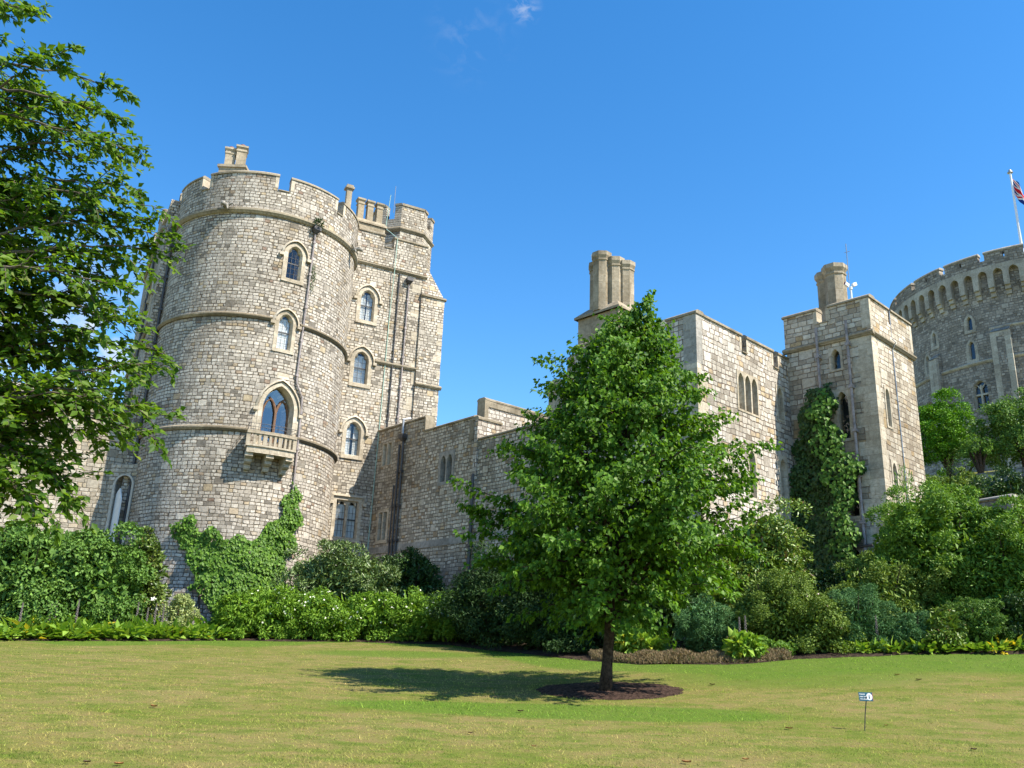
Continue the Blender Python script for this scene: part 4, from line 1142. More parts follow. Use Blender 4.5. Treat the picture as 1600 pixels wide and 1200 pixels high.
def grass_mat(name, blade=False):
    t = NT(name); g_ = t.n('ShaderNodeNewGeometry'); P = g_.outputs['Position']
    x, y, z = t.sep(P)
    st = t.xyz(x, t.ma('MULTIPLY', y, 1.7), 0)
    big = t.noise(st, .30, 4, .6, .5)
    mid = t.noise(st, 1.4, 4, .62, .3)
    sm = t.noise(P, 9, 4, .65)
    fine = t.noise(P, 60, 3, .7)
    c = t.mix(t.rng(big, .38, .64), GREEN_B, STRAW)
    c = t.mix(t.ma('MULTIPLY', t.rng(mid, .46, .70), .7), c, BROWN)
    c = t.mix(t.ma('MULTIPLY', t.rng(mid, .52, .34), .9), c, GREEN_A)
    c = t.mix(t.ma('MULTIPLY', t.rng(sm, .45, .68), .4), c, GREEN_B)
    c = t.mix(t.ma('MULTIPLY', t.rng(sm, .5, .32), .35), c, BROWN)
    lu = t.n('ShaderNodeAttribute', attribute_name='lush').outputs['Fac']
    lf = t.rng(t.ma('ADD', lu, t.ma('MULTIPLY', t.ma('SUBTRACT', mid, .5), .8)), .22, .7, 0, .82, True)
    c = t.mix(lf, c, t.mix(t.rng(sm, .35, .7), LUSH, (0.095, 0.155, 0.018)))
    if blade:
        a = t.n('ShaderNodeAttribute', attribute_name='rnd').outputs['Fac']
        c = t.mix(1.0, c, t.ramp(a, [(0, (1.7, 1.8, 1.6)), (.6, (2.6, 2.7, 2.3)), (.93, (3.2, 3.2, 2.7)), (1, (4.2, 4.1, 3.8))]), 'MULTIPLY')
        p = t.princ(c, .7, spec=.12)

        tr = t.n('ShaderNodeBsdfTranslucent'); t.put(tr.inputs[0], c)
        mx = t.n('ShaderNodeMixShader'); mx.inputs[0].default_value = .5
        t.t.links.new(p.outputs[0], mx.inputs[1]); t.t.links.new(tr.outputs[0], mx.inputs[2])
        return t.done(mx)
    c = t.mix(.6, c, t.ramp(fine, [(.3, (.7, .7, .68)), (.65, (1.18, 1.18, 1.12))]), 'MULTIPLY')
    h = t.ma('ADD', t.ma('MULTIPLY', fine, .6), t.ma('MULTIPLY', sm, .8))
    return t.done(t.princ(c, .95, h, .6, .03, .04))
MAT['lawn'] = grass_mat('lawn_turf'); MAT['blades'] = grass_mat('grass_blades', True)
xs = np.concatenate([[-900, -500, -250, -120, -70, -45], np.arange(-30, 30.01, .4), [34, 38, 42, 47, 52, 57, 62, 68, 75, 82, 90, 100, 115, 140, 250, 500, 900]])
ys = np.concatenate([[-300, -100, -40, -15], np.arange(-4, 46.01, .4), [48, 51, 54, 58, 62, 66, 70, 74, 78, 83, 88, 94, 100, 110, 130, 160, 250, 500, 1200]])
lawn = grid('lawn', xs, ys, g, MAT['lawn'], lush); tag(lawn, kind='structure')
# flower bed soil
def bed():
    n = 80; xs_ = np.linspace(-26, 27, n); rows = 14
    co = []; 
    for j in range(rows):
        for x in xs_:
            yf = np.interp(x, FX, FY) + .12 * sin(x * 1.9) + .05 * sin(x * 5.1)
            y = yf + 14 * (j / (rows - 1)) ** 1.5
            co.append((x, y, g(x, y) + (.004 if j == 0 else .05)))
    fs_ = [(j * n + i, j * n + i + 1, (j + 1) * n + i + 1, (j + 1) * n + i) for j in range(rows - 1) for i in range(n - 1)]
    me = bpy.data.meshes.new('flower_bed'); me.from_pydata(co, [], fs_); me.materials.append(MAT['soil'])
    for p in me.polygons: p.use_smooth = True
    o = bpy.data.objects.new('flower_bed', me); COL.objects.link(o); tag(o, kind='structure')
bed()
# mulch ring round the tree
def mulch():
    pl = on_ground(836, 1082); pr_ = on_ground(1067, 1080); c_ = (pl + pr_) / 2; ra = (pr_ - pl).length / 2
    pn = on_ground(950, 1094); pf_ = on_ground(950, 1066); cy = (pn.y + pf_.y) / 2; rb = (pf_.y - pn.y) / 2
    co = [(c_.x, cy, g(c_.x, cy) + .05)]; nr, na = 10, 72; fs_ = []
    r_ = random.Random(5)
    for i in range(1, nr + 1):
        for k_ in range(na):
            a = 2 * pi * k_ / na; w_ = 1 + .03 * sin(3 * a + 1) + .02 * sin(11 * a) + .015 * sin(23 * a + 2)
            x = c_.x + ra * w_ * cos(a) * i / nr; y = cy + rb * w_ * sin(a) * i / nr
            co.append((x, y, g(x, y) + (.03 * (1 - (i / nr) ** 4) + .004) + (r_.uniform(-.012, .012) if i < nr else 0)))
    for k_ in range(na):
        fs_.append((0, 1 + k_, 1 + (k_ + 1) % na))
        for i in range(nr - 1):
            a = 1 + i * na + k_; b = 1 + i * na + (k_ + 1) % na; fs_.append((a, a + na, b + na, b))
    me = bpy.data.meshes.new('mulch_ring'); me.from_pydata(co, [], fs_); me.materials.append(MAT['mulch'])
    o = bpy.data.objects.new('mulch_ring', me); COL.objects.link(o); tag(o, kind='structure')
    return c_.x, cy, ra, rb
MU = mulch()

# ================================================================== foliage
def leaf_object(name, P, D, Nn, Ls, Ws, mat, parent=None, fold=.25, rn=None, seed=0, rest=None):
    """every leaf is two triangles folded along the midrib"""
    r_ = np.random.default_rng(seed)
    D = D / (np.linalg.norm(D, axis=1, keepdims=True) + 1e-9)
    S = np.cross(D, Nn); S /= (np.linalg.norm(S, axis=1, keepdims=True) + 1e-9)
    Nn = np.cross(S, D)
    Ls = Ls[:, None]; Ws = Ws[:, None]
    v0 = P; v2 = P + D * Ls - Nn * Ls * .12
    mid = P + D * Ls * .42
    v1 = mid + S * Ws * .5 + Nn * Ws * fold; v3 = mid - S * Ws * .5 + Nn * Ws * fold
    co = np.stack([v0, v1, v2, v3], 1).reshape(-1, 3).astype(np.float32)
    n = len(P); b = np.arange(n) * 4
    tri = np.stack([b, b + 1, b + 2, b, b + 2, b + 3], 1).reshape(-1).astype(np.int32)
    me = bpy.data.meshes.new(name)
    me.vertices.add(n * 4); me.vertices.foreach_set('co', co.ravel())
    me.loops.add(len(tri)); me.loops.foreach_set('vertex_index', tri)
    me.polygons.add(n * 2); me.polygons.foreach_set('loop_start', np.arange(n * 2, dtype=np.int32) * 3)
    me.update(calc_edges=True)
    a = me.attributes.new('rnd', 'FLOAT', 'FACE')
    if rn is None: rn = r_.random(n)
    a.data.foreach_set('value', np.repeat(rn, 2).astype(np.float32))
    me.materials.append(mat)
    o = bpy.data.objects.new(name, me); COL.objects.link(o)
    if parent: o.parent = parent
    return o
def unit(a): return a / (np.linalg.norm(a, axis=-1, keepdims=True) + 1e-9)

def clump_leaves(r_, C, R, n, ncl, cl, up=.35, inner=.25, flat=0.0, zmin=None, jit=.55):
    """leaf points on many small clumps spread over an ellipsoid; returns points and outward normals"""
    d = unit(r_.normal(size=(ncl, 3)))
    low = d[:, 2] < 0
    hxy = np.linalg.norm(d[:, :2], axis=1) + 1e-6
    sc_ = np.where(low, r_.uniform(.85, 1.05, ncl) / hxy, 1)
    d = np.stack([d[:, 0] * sc_, d[:, 1] * sc_, d[:, 2]], 1)
    lump = 1 + .20 * np.sin(d[:, 0] * 5 + C[0] * 3) * np.cos(d[:, 2] * 4 + C[1]) + .15 * r_.normal(size=ncl)
    cc = C + d * R * (lump * (1 - cl * .8))[:, None]
    cs = cl * R.mean() * r_.uniform(.5, 1.4, ncl)
    k_ = r_.integers(0, ncl, n)
    e = unit(r_.normal(size=(n, 3)) + d[k_] * .75 + np.array([0, 0, .35]))
    rad = cs[k_] * r_.uniform(.6, 1.05, n)
    P = cc[k_] + e * rad[:, None] * np.array([1.15, 1.15, .85])
    nin = int(n * inner)
    P[:nin] = C + unit(r_.normal(size=(nin, 3))) * R * (r_.uniform(.3, .8, nin) ** .7)[:, None]
    N_ = unit(e + np.array([0, 0, up]) + r_.normal(size=(n, 3)) * jit)
    if zmin is not None:
        P[:, 2] = np.where(P[:, 2] < zmin, zmin + r_.random(n) * .3, P[:, 2])
    return P, N_, e

def front_D(px):
    return float(np.interp(px, [-200, 0, 350, 700, 800, 880, 1000, 1150, 1330, 1600, 1800], [31, 30.9, 33, 32.2, 28.7, 26, 23.6, 23.4, 25, 26, 27]))
def bush(name, label, cat, px, py0, py1, pw, D, n, L, W, mat, depth=1.0, ncl=60, cl=.24, droop=.2, seed=1, group=None, flowers=None, up=.35, fold=.25, extra=None, stems=True, low=None):
    """a shrub whose middle is seen at photo column px, between rows py0 (top) and py1 (bottom), pw wide, D metres away"""
    r_ = np.random.default_rng(seed)
    if D < 45: D = max(D, front_D(px) + .55 * pw / 52); n = int(n * 1.9)
    top = at(px, py0, D); bot = at(px, py1, D); gz = g(top.x, top.y)
    zb = min(bot.z, gz + .15) if low is None else low
    zc_ = (np.array(at(px, (py0 + py1) / 2, D)) - np.array([0, 0, EYE])) @ np.array(W_)
    rx = pw / 2 / FPX * zc_
    hz = (top.z - zb)
    C = np.array([top.x, top.y, zb + hz * .48]); R = np.array([rx, rx * depth, hz * .52])
    P, N_, e = clump_leaves(r_, C, R, n, ncl, cl, up, zmin=gz + .02)
    ax = unit(r_.normal(size=(n, 3)) * .8 + e * .7 + np.array([0, 0, -droop]))
    big = np.where(np.arange(n) < int(n * .25), 2.3, 1.12)
    base = empty(name, (top.x, top.y, gz), 0, label, cat, group)
    Pl = P - np.array([top.x, top.y, gz])
    leaf_object('foliage', Pl, ax, N_, L * r_.uniform(.65, 1.2, n) * big, W * r_.uniform(.7, 1.2, n) * big, MAT[mat], base, fold, seed=seed)
    if stems:
        m = MB(); rr_ = random.Random(seed)
        for i in range(9):
            a = rr_.uniform(0, 2 * pi); q = rr_.uniform(.3, .8)
            m.tube([(rr_.uniform(-.15, .15) * rx, rr_.uniform(-.15, .15) * rx, -.1), (cos(a) * rx * q * .5, sin(a) * rx * q * .5, hz * .4), (cos(a) * rx * q, sin(a) * rx * q, hz * .8)], [.035 + .012 * hz, .03, .01], 6)
        m.build('stems', MAT['bark'], base)
    if flowers:
        nf, fs_, fm = flowers
        for i in range(nf):
            # blooms sit on the sunny camera side
            for _ in range(50):
                k_ = r_.integers(0, n)
                if e[k_, 1] < -.1 and Pl[k_, 1] < .15 * rx and Pl[k_, 2] > hz * .25 and np.linalg.norm((P[k_] - C) / R) > .8: break
            p0 = Pl[k_] + e[k_] * .06
            f = MB(); q = 5
            for j in range(q):
                a = 2 * pi * j / q; a2 = a + .55; a3 = a - .55
                nn = Vector(e[k_]).normalized(); t1 = nn.orthogonal().normalized(); t2 = nn.cross(t1)
                pt = lambda an, rr2, hh: tuple(Vector(p0) + (t1 * cos(an) + t2 * sin(an)) * rr2 * fs_ + nn * hh * fs_)
                f.add([pt(0, 0, 0), pt(a3, .6, .25), pt(a, 1, .3), pt(a2, .6, .25)], [(0, 1, 2, 3)])
            f.build('flower', MAT[fm], base)
    return base

MAT['lf_linden'] = leaf_mat('linden_leaf', (0.038, 0.106, 0.010), (0.135, 0.27, 0.022), .46, .45, .35, (0.27, 0.36, 0.13))
MAT['lf_beech'] = leaf_mat('beech_leaf', (0.040, 0.11, 0.01), (0.155, 0.265, 0.022), .66, .42, .4, (0.22, 0.28, 0.08))
MAT['lf_fig'] = leaf_mat('fig_leaf', (0.058, 0.135, 0.022), (0.15, 0.265, 0.05), .25, .45, .35)
MAT['lf_magnolia'] = leaf_mat('magnolia_leaf', (0.06, 0.11, 0.02), (0.16, 0.22, 0.04), .12, .25, .6, (0.20, 0.15, 0.05))
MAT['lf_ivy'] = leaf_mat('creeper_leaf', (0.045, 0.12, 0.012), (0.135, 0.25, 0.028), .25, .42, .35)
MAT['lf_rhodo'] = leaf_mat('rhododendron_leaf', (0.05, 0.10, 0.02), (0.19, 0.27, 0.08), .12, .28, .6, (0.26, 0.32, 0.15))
MAT['lf_hydra'] = leaf_mat('flowering_shrub_leaf', (0.08, 0.175, 0.015), (0.20, 0.34, 0.035), .35, .5, .3)
MAT['lf_deep'] = leaf_mat('deep_green_and_shade_leaf', (0.018, 0.045, 0.012), (0.04, 0.085, 0.018), .12, .5, .3)  # deepest leaf green; also paints the shade on bushes behind the linden
MAT['lf_blue'] = leaf_mat('blue_conifer_leaf', (0.05, 0.13, 0.042), (0.13, 0.25, 0.095), .15, .6, .2)
MAT['lf_olive'] = leaf_mat('olive_shrub_leaf', (0.085, 0.145, 0.022), (0.19, 0.27, 0.05), .25, .5, .3)
MAT['lf_bright'] = leaf_mat('bright_shrub_leaf', (0.07, 0.155, 0.016), (0.185, 0.32, 0.045), .3, .42, .4)
MAT['lf_laurel'] = leaf_mat('laurel_leaf', (0.085, 0.16, 0.02), (0.23, 0.33, 0.05), .15, .28, .6, (0.22, 0.11, 0.06))
MAT['lf_hosta'] = leaf_mat('hosta_leaf', (0.11, 0.24, 0.025), (0.30, 0.44, 0.07), .35, .45, .3, (0.62, 0.50, 0.05))
MAT['lf_varieg'] = leaf_mat('variegated_leaf', (0.20, 0.27, 0.08), (0.42, 0.46, 0.20), .25, .5, .3)
MAT['lf_heath'] = leaf_mat('heather', (0.17, 0.125, 0.075), (0.30, 0.235, 0.14), .2, .8, .1, (0.11, 0.17, 0.04))
MAT['lf_moundtree'] = leaf_mat('clipped_tree_leaf', (0.06, 0.16, 0.008), (0.14, 0.31, 0.015), .25, .5, .3)
MAT['lf_dark'] = leaf_mat('dark_and_shade_leaf', (0.022, 0.055, 0.012), (0.058, 0.115, 0.024), .15, .38, .45)  # dark leaf green; also stands in for shade on some plants
MAT['petal_white'] = plain_mat('white_petal', (0.78, 0.76, 0.70), .7, .05)
MAT['petal_cream'] = plain_mat('cream_petal', (0.72, 0.74, 0.58), .7, .05)
MAT['petal_pink'] = plain_mat('pink_petal', (0.72, 0.55, 0.52), .7, .05)
MAT['spike'] = plain_mat('acanthus_flower', (0.20, 0.17, 0.165), .8, .3, 20)
MAT['hosta_flower'] = plain_mat('yellow_leaf', (0.62, 0.50, 0.04), .6, .1)

# ---- the young linden in the middle of the lawn
def linden():
    r_ = np.random.default_rng(11); rr_ = random.Random(11)
    base = empty('linden_tree', tuple(TREE), 0, 'young leafy linden tree alone on the lawn in a ring of dark mulch', 'tree')
    H = 9.0; lean = lambda z: Vector((.035 * z + .004 * z * z, .012 * z, 0))
    base.scale = (.95, .95, .955)
    m = MB(); pts = []; rads = []
    for i in range(15):
        z = H * .94 * i / 14; w_ = Vector((.03 * sin(z * 1.3), .03 * cos(z * 1.7), 0)) * min(1, z)
        pts.append(lean(z) + w_ + Vector((0, 0, z - .05))); rads.append(.115 * (1 - z / H) ** .9 + .008 + (.035 if i == 0 else 0))
    m.tube(pts, rads, 12); m.build('trunk', MAT['bark'], base, True)
    prof = [(1.15, .8), (1.5, 1.7), (1.9, 2.3), (2.4, 2.75), (3.0, 3.0), (4.2, 2.95), (5.1, 2.45), (6.0, 2.05), (6.9, 1.65), (7.6, 1.15), (8.3, .6), (9.05, .12)]
    pz = [p[0] for p in prof]; pr_ = [p[1] for p in prof]
    br = MB(); LP = []; LD = []; LN = []
    nb = 190
    spec_tips = [(1085, 585, 0), (1062, 650, .3), (1187, 690, -.3), (1150, 722, .2), (1125, 650, -.2), (727, 762, .1), (733, 828, -.3), (742, 790, .4), (858, 560, 0), (862, 600, .3), (1150, 850, .2), (1150, 790, -.2), (757, 880, -.2), (1010, 470, 0), (1040, 545, -.2), (905, 545, .2), (1165, 760, .5), (835, 650, -.2), (790, 700, .3)]
    for i in range(nb):
        # limb tip anywhere on the crown profile
        zt = 1.25 + 7.5 * ((i + rr_.random()) / nb) ** 1.08
        a = i * 2.39996 + rr_.uniform(-.3, .3)
        R = np.interp(zt, pz, pr_) * rr_.choice((.62, .8, .9, .95, 1.0, 1.03, 1.12))
        if zt < 2.6 and rr_.random() < .3: R *= .6
        zs = max(1.7, zt - R * rr_.uniform(.25, .6)) if zt > 3.4 else max(1.6, zt + rr_.uniform(0, .35))
        tip = lean(zt) + Vector((cos(a) * R, sin(a) * R, zt))
        if i % 9 == 4 and i // 9 < len(spec_tips):
            sx, sy, dd = spec_tips[i // 9]; tip = (at(sx, sy, hypot(TREE.x, TREE.y) + dd) - TREE) / .953
            zt = tip.z; R = hypot(tip.x, tip.y); a = atan2(tip.y, tip.x); zs = max(1.8, zt - R * .45)
        o0 = lean(zs) + Vector((0, 0, zs))
        midp = o0.lerp(tip, .5) + Vector((0, 0, .22 * R * .5))
        n = 9; pl = []
        for k_ in range(n + 1):
            t_ = k_ / n; p = o0 * (1 - t_) ** 2 + midp * 2 * t_ * (1 - t_) + tip * t_ * t_
            pl.append(p + Vector([rr_.uniform(-.03, .03) * R for _ in range(3)]))
        br.tube(pl, [.038 * (1 - k_ / n) * min(1, R / 2.2) + .004 for k_ in range(n + 1)], 5)
        # side twigs and leaves
        nt = max(3, int(R * 6.0))
        ends = [(pl[-1], (pl[-1] - pl[-2]).normalized(), .35)]
        for j in range(nt):
            t_ = .25 + .75 * (j + rr_.random()) / nt; kk = min(n - 1, int(t_ * n)); p = pl[kk].lerp(pl[kk + 1], t_ * n - kk)
            dm = (pl[kk + 1] - pl[kk]).normalized(); sd = dm.cross(Vector((0, 0, 1))).normalized() * rr_.choice((-1, 1))
            td = (dm * .6 + sd * rr_.uniform(.4, 1.0) + Vector((0, 0, rr_.uniform(-.35, .45)))).normalized()
            ln = rr_.uniform(.3, .62) * (.55 + .45 * min(1, R / 2)) * (1.15 - .45 * t_)
            q = p + td * ln; ends.append((p, td, ln))
            if rr_.random() < .5: br.tube([p, q], [.007, .003], 4)
        for p, td, ln in ends:
            nl = int(10 + ln * 26)
            tt = r_.random(nl); P = np.array(p)[None] + np.array(td)[None] * (tt * ln)[:, None] + r_.normal(size=(nl, 3)) * .055 + np.array([0, 0, -.03]) * 1.0
            out = np.array([cos(a), sin(a), 0.0])
            d = unit(r_.normal(size=(nl, 3)) * .55 + np.array([0, 0, -.75]) + out * .45 + np.array(td) * .3)
            nn = unit(r_.normal(size=(nl, 3)) * .55 + out * .75 + np.array([0, 0, .7]))
            LP.append(P); LD.append(d); LN.append(nn)
    # drooping skirt
    # leader shoots
    for tx, ty, tz, ln in ((.95, .1, 8.35, .8), (.75, .2, 7.9, .8), (.45, -.1, 7.9, .75), (.15, .2, 7.5, .8), (1.15, -.1, 7.8, .65), (1.5, .0, 7.15, .8), (-.35, .1, 7.2, .6), (.6, .1, 8.0, .85)):
        nl = 110; tt = r_.random(nl); dv = np.array([.12, 0, 1.0])
        P = np.array([tx, ty, tz])[None] + dv[None] * (tt * ln)[:, None] + r_.normal(size=(nl, 3)) * (.12 * (1.1 - tt))[:, None]
        br.tube([(tx - .15, ty, tz - .5), (tx, ty, tz), (tx + .12 * ln, ty, tz + ln)], [.015, .01, .003], 5)
        LP.append(P); LD.append(unit(r_.normal(size=(nl, 3)) + np.array([0, 0, -.3]))); LN.append(unit(r_.normal(size=(nl, 3)) + np.array([0, -.3, .5])))
    # interior leaves
    nl = 9000; zz = r_.uniform(2.2, 8, nl); aa = r_.uniform(0, 2 * pi, nl); rr2 = np.interp(zz, pz, pr_) * np.sqrt(r_.random(nl)) * .78
    P = np.stack([np.cos(aa) * rr2 + .045 * zz, np.sin(aa) * rr2, zz], 1)
    LP.append(P); LD.append(unit(r_.normal(size=(nl, 3)) + np.array([0, 0, -.7]))); LN.append(unit(r_.normal(size=(nl, 3)) + np.array([0, 0, .5])))
    P = np.concatenate(LP); D = np.concatenate(LD); N_ = np.concatenate(LN); n = len(P)
    br.build('branches', MAT['bark'], base)
    rn = np.clip(r_.random(n) * .75 + .28 * r_.random(n), 0, 1)
    leaf_object('foliage', P, D, N_, r_.uniform(.09, .145, n), r_.uniform(.07, .115, n), MAT['lf_linden'], base, .16, rn, 11)
    print('linden leaves', n)
linden()

# ---- beech boughs reaching in from the left
def beech():
    r_ = np.random.default_rng(21); rr_ = random.Random(21)
    tx, ty = -9.6, 9.2; gz = g(tx, ty)
    base = empty('beech_tree', (tx, ty, gz), 0, 'large beech tree at the left edge reaching sprays of glossy leaves across the sky', 'tree')
    O = Vector((tx, ty, gz))
    m = MB(); m.tube([(0, 0, -.1), (.02, 0, 1), (.1, .05, 3), (.0, .1, 5.5), (.15, 0, 8), (.1, .1, 11)], [.36, .3, .27, .22, .16, .05], 16); m.build('trunk', MAT['beech_bark'], base, True)
    boughs = []
    # tips in photo pixels with distance
    tips = [(128, 72, 8.2), (100, 103, 8.0), (60, 30, 8.3), (10, 60, 8.8), (70, 10, 8.6),
            (214, 152, 8.6), (205, 190, 8.2), (150, 170, 8.5), (110, 165, 9), (60, 145, 9), (225, 232, 8.6), (222, 245, 8.0), (180, 262, 8.8), (175, 300, 9), (228, 298, 8.4), (262, 330, 8.6), (240, 345, 8.1), (200, 360, 8.8),
            (270, 372, 8.4), (285, 395, 8.5), (232, 415, 8.9), (195, 440, 9.2), (215, 462, 8.2), (180, 480, 8.8), (225, 520, 8.7), (205, 500, 9.3), (255, 548, 8.6), (268, 575, 8.3), (225, 590, 8.9), (180, 570, 9.3), (215, 620, 8.4), (272, 655, 8.6), (255, 690, 8.4), (205, 665, 9.0), (180, 690, 8.6), (222, 640, 8.3),
            (150, 640, 8.9), (120, 690, 8.6), (100, 745, 8.4), (60, 720, 8.8), (110, 775, 8.4), (128, 795, 8.2), (95, 820, 8.5), (40, 805, 8.6), (20, 760, 9), (60, 815, 8.3), (0, 700, 9), (10, 620, 9), (60, 560, 9.3), (20, 300, 9.6), (60, 400, 9.7), (100, 340, 9.4), (40, 480, 9.8), (110, 470, 9.4), (130, 400, 9.5), (90, 250, 9.4), (20, 200, 9.4), (130, 300, 9.3), (130, 540, 9.5), (60, 640, 9.6), (30, 350, 9.2), (70, 450, 9.2), (30, 430, 9.0), (60, 520, 9.0), (30, 560, 9.2), (90, 600, 9.1), (20, 680, 9.0), (60, 300, 9.0), (30, 250, 9.1), (160, 345, 8.8), (150, 450, 8.9), (165, 520, 9.0), (140, 600, 9.0), (100, 660, 8.9), (170, 220, 9.0), (40, 770, 8.9), (70, 200, 9.1)]
    # main limbs rise from the trunk; every bough springs from the nearest limb
    br = MB(); LP = []; LD = []; LN = []
    limbs = []
    for lx, ly, lD in ((-260, -80, 9.4), (-200, 120, 9.2), (-170, 300, 9.8), (-190, 430, 9.0), (-150, 560, 9.8), (-170, 690, 9.2), (-420, 250, 10.5), (-420, 560, 8.4)):
        e_ = at(lx, ly, lD) - O; s0 = Vector((.1, .05, max(1.9, e_.z * .55 - .2)))
        m_ = s0.lerp(e_, .5) + Vector((0, rr_.uniform(-.2, .2), .25)); pl = [s0 * (1 - q) ** 2 + m_ * 2 * q * (1 - q) + e_ * q * q for q in [k_ / 10 for k_ in range(11)]]
        br.tube(pl, [.10 * (1 - k_ / 10) ** .8 + .03 for k_ in range(11)], 8); limbs.append(pl)
    for _ in range(46):
        tips.append((rr_.uniform(-620, -40), rr_.uniform(-150, 760), rr_.uniform(7.6, 11.2)))
    for px, py, D in tips:
        tip = at(px, py, D + rr_.uniform(-.3, .3)) - O
        wt_ = (px < 140) * .0
        o0 = min((pl_[rr_.randint(5, 10)] for pl_ in limbs for _ in range(2)), key=lambda q_: (q_ - tip).length + abs(q_.z - tip.z + .3) * 1.2)
        mid = o0.lerp(tip, .55) + Vector((0, rr_.uniform(-.3, .3), .35 if py < 500 else .5))
        n = 22; pl = []
        for k_ in range(n + 1):
            t_ = k_ / n; pl.append(o0 * (1 - t_) ** 2 + mid * 2 * t_ * (1 - t_) + tip * t_ * t_ + Vector([rr_.uniform(-.02, .02) for _ in range(3)]))
        br.tube(pl, [.024 * (1 - k_ / n) ** 1.2 + .003 for k_ in range(n + 1)], 5)
        L_ = (tip - o0).length
        # twigs in the visible outer half
        thin = (py < 120) or (py < 200 and px > 130)
        nt = 12 if thin else (23 if px > 60 else 25)
        for j in range(nt):
            t_ = (.62 if thin else .08) + (.38 if thin else .92) * (j + rr_.random()) / nt; kk = min(n - 1, int(t_ * n)); p = pl[kk].lerp(pl[kk + 1], t_ * n - kk)
            dm = (pl[kk + 1] - pl[kk]).normalized(); sd = Vector((rr_.uniform(-.4, .4), rr_.uniform(-1, 1), rr_.uniform(-1.0, .8)))
            td = (dm * .7 + sd * .85).normalized(); ln = rr_.uniform(.18, .6) * (1.15 - .75 * t_ if t_ > .8 else 1.0) * (.5 if thin else 1)
            bend = Vector((0, 0, -.12 * ln))
            br.tube([p, p + td * ln * .5, p + td * ln + bend], [.006, .004, .002], 4)
            nl = int(6 + ln * 36)
            tt = (np.arange(nl) + r_.random(nl)) / nl
            P = np.array(p)[None] + np.array(td)[None] * (tt * ln)[:, None] + np.array(bend)[None] * (tt ** 2)[:, None] + r_.normal(size=(nl, 3)) * .012
            side = np.cross(np.array(td), [0, 0, 1.0]); sgn = np.where(np.arange(nl) % 2 == 0, 1, -1)[:, None]
            d = unit(side[None] * sgn * .9 + np.array(td)[None] * .6 + np.array([0, 0, -.25]) + r_.normal(size=(nl, 3)) * .28)
            nn = unit(np.array([.25, -.55, .8])[None] + r_.normal(size=(nl, 3)) * .45)
            LP.append(P); LD.append(d); LN.append(nn)
        # leaves along the end of the bough
        nl = 16; tt = .8 + .2 * r_.random(nl) if not thin else .82 + .18 * r_.random(nl)
        P = np.array([list(pl[min(n, int(t_ * n))]) for t_ in tt]) + r_.normal(size=(nl, 3)) * .035
        LP.append(P); LD.append(unit(r_.normal(size=(nl, 3)) * .6 + np.array((tip - mid).normalized()))); LN.append(unit(np.array([0, 0, 1.0]) + r_.normal(size=(nl, 3)) * .5))
    P = np.concatenate(LP); D = np.concatenate(LD); N_ = np.concatenate(LN); n = len(P)
    print('beech leaves', n)
    br.build('branches', MAT['beech_bark'], base)
    leaf_object('foliage', P, D, N_, r_.uniform(.06, .10, n), r_.uniform(.04, .062, n), MAT['lf_beech'], base, .12, None, 21)
beech()
# ================================================================== shrubs and border plants
B = bush
B('fig_shrub', 'broad shrub of large blue-green lobed leaves at the far left of the bed', 'shrub', 60, 826, 985, 250, 34.5, 21000, .125, .085, 'lf_fig', .8, 70, .24, .35, 31)
B('fig_shrub', 'rounded shrub of large blue-green leaves just left of the white-flowered magnolia', 'shrub', 160, 838, 975, 150, 33.5, 12000, .125, .085, 'lf_fig', .8, 50, .26, .35, 32)
B('magnolia_shrub', 'open dark glossy magnolia with a few white blooms beside the foot of the round tower', 'shrub', 228, 832, 975, 82, 34.5, 3600, .15, .07, 'lf_magnolia', .8, 55, .22, .1, 33, flowers=(3, .11, 'petal_white'))
B('dark_shrub', 'low shrub with underside shade put into its dark leaves, below the fig shrubs', 'shrub', 110, 925, 1000, 300, 31.8, 5000, .11, .06, 'lf_dark', .3, 60, .2, .2, 34)  # dark underside of the figs painted by the leaf colour
B('variegated_shrub', 'small rounded cream-variegated shrub at the foot of the round tower', 'shrub', 287, 930, 985, 46, 33.2, 2200, .07, .035, 'lf_varieg', .9, 30, .25, -.1, 35)
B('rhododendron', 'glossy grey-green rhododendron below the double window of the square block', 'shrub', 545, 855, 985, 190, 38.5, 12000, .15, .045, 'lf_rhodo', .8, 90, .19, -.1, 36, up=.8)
B('rhododendron', 'rhododendron with shade put into its dark leaves against the curtain wall right of the sunlit one', 'shrub', 645, 855, 985, 110, 39.0, 5200, .15, .05, 'lf_dark', .7, 50, .22, -.1, 37, up=.8)  # shaded side of the rhododendron painted with dark leaves
for i, (px, y0, pw, D, lab) in enumerate(((420, 920, 150, 33.0, 'light green white-flowering shrub under the wall creeper'), (505, 925, 150, 34.4, 'light green white-flowering shrub in front of the glossy rhododendron'),
        (610, 925, 150, 34.4, 'light green white-flowering shrub in front of the shaded rhododendron'), (710, 928, 150, 33.0, 'light green white-flowering shrub nearest the linden tree'))):
    B('flowering_shrub', lab, 'shrub', px, y0, 1003, pw, D, 6500, .12, .05, 'lf_hydra', .75, 75, .2, .35, 40 + i, group='white-flowering shrubs in a row under the tower', flowers=(48, .042, 'petal_cream'), stems=True)
B('flowering_shrub', 'small tip of white-flowering shrub behind the row, against the creeper', 'shrub', 370, 925, 1000, 60, 33.5, 2200, .12, .05, 'lf_hydra', .8, 30, .25, .35, 46)
B('shaded_bush', 'dark bush with shade put into its leaf colour behind the left side of the linden', 'shrub', 775, 865, 1020, 160, 31.5, 9000, .10, .035, 'lf_deep', .9, 60, .24, .2, 47)  # shadow behind the linden put into the leaf colour of these three bushes
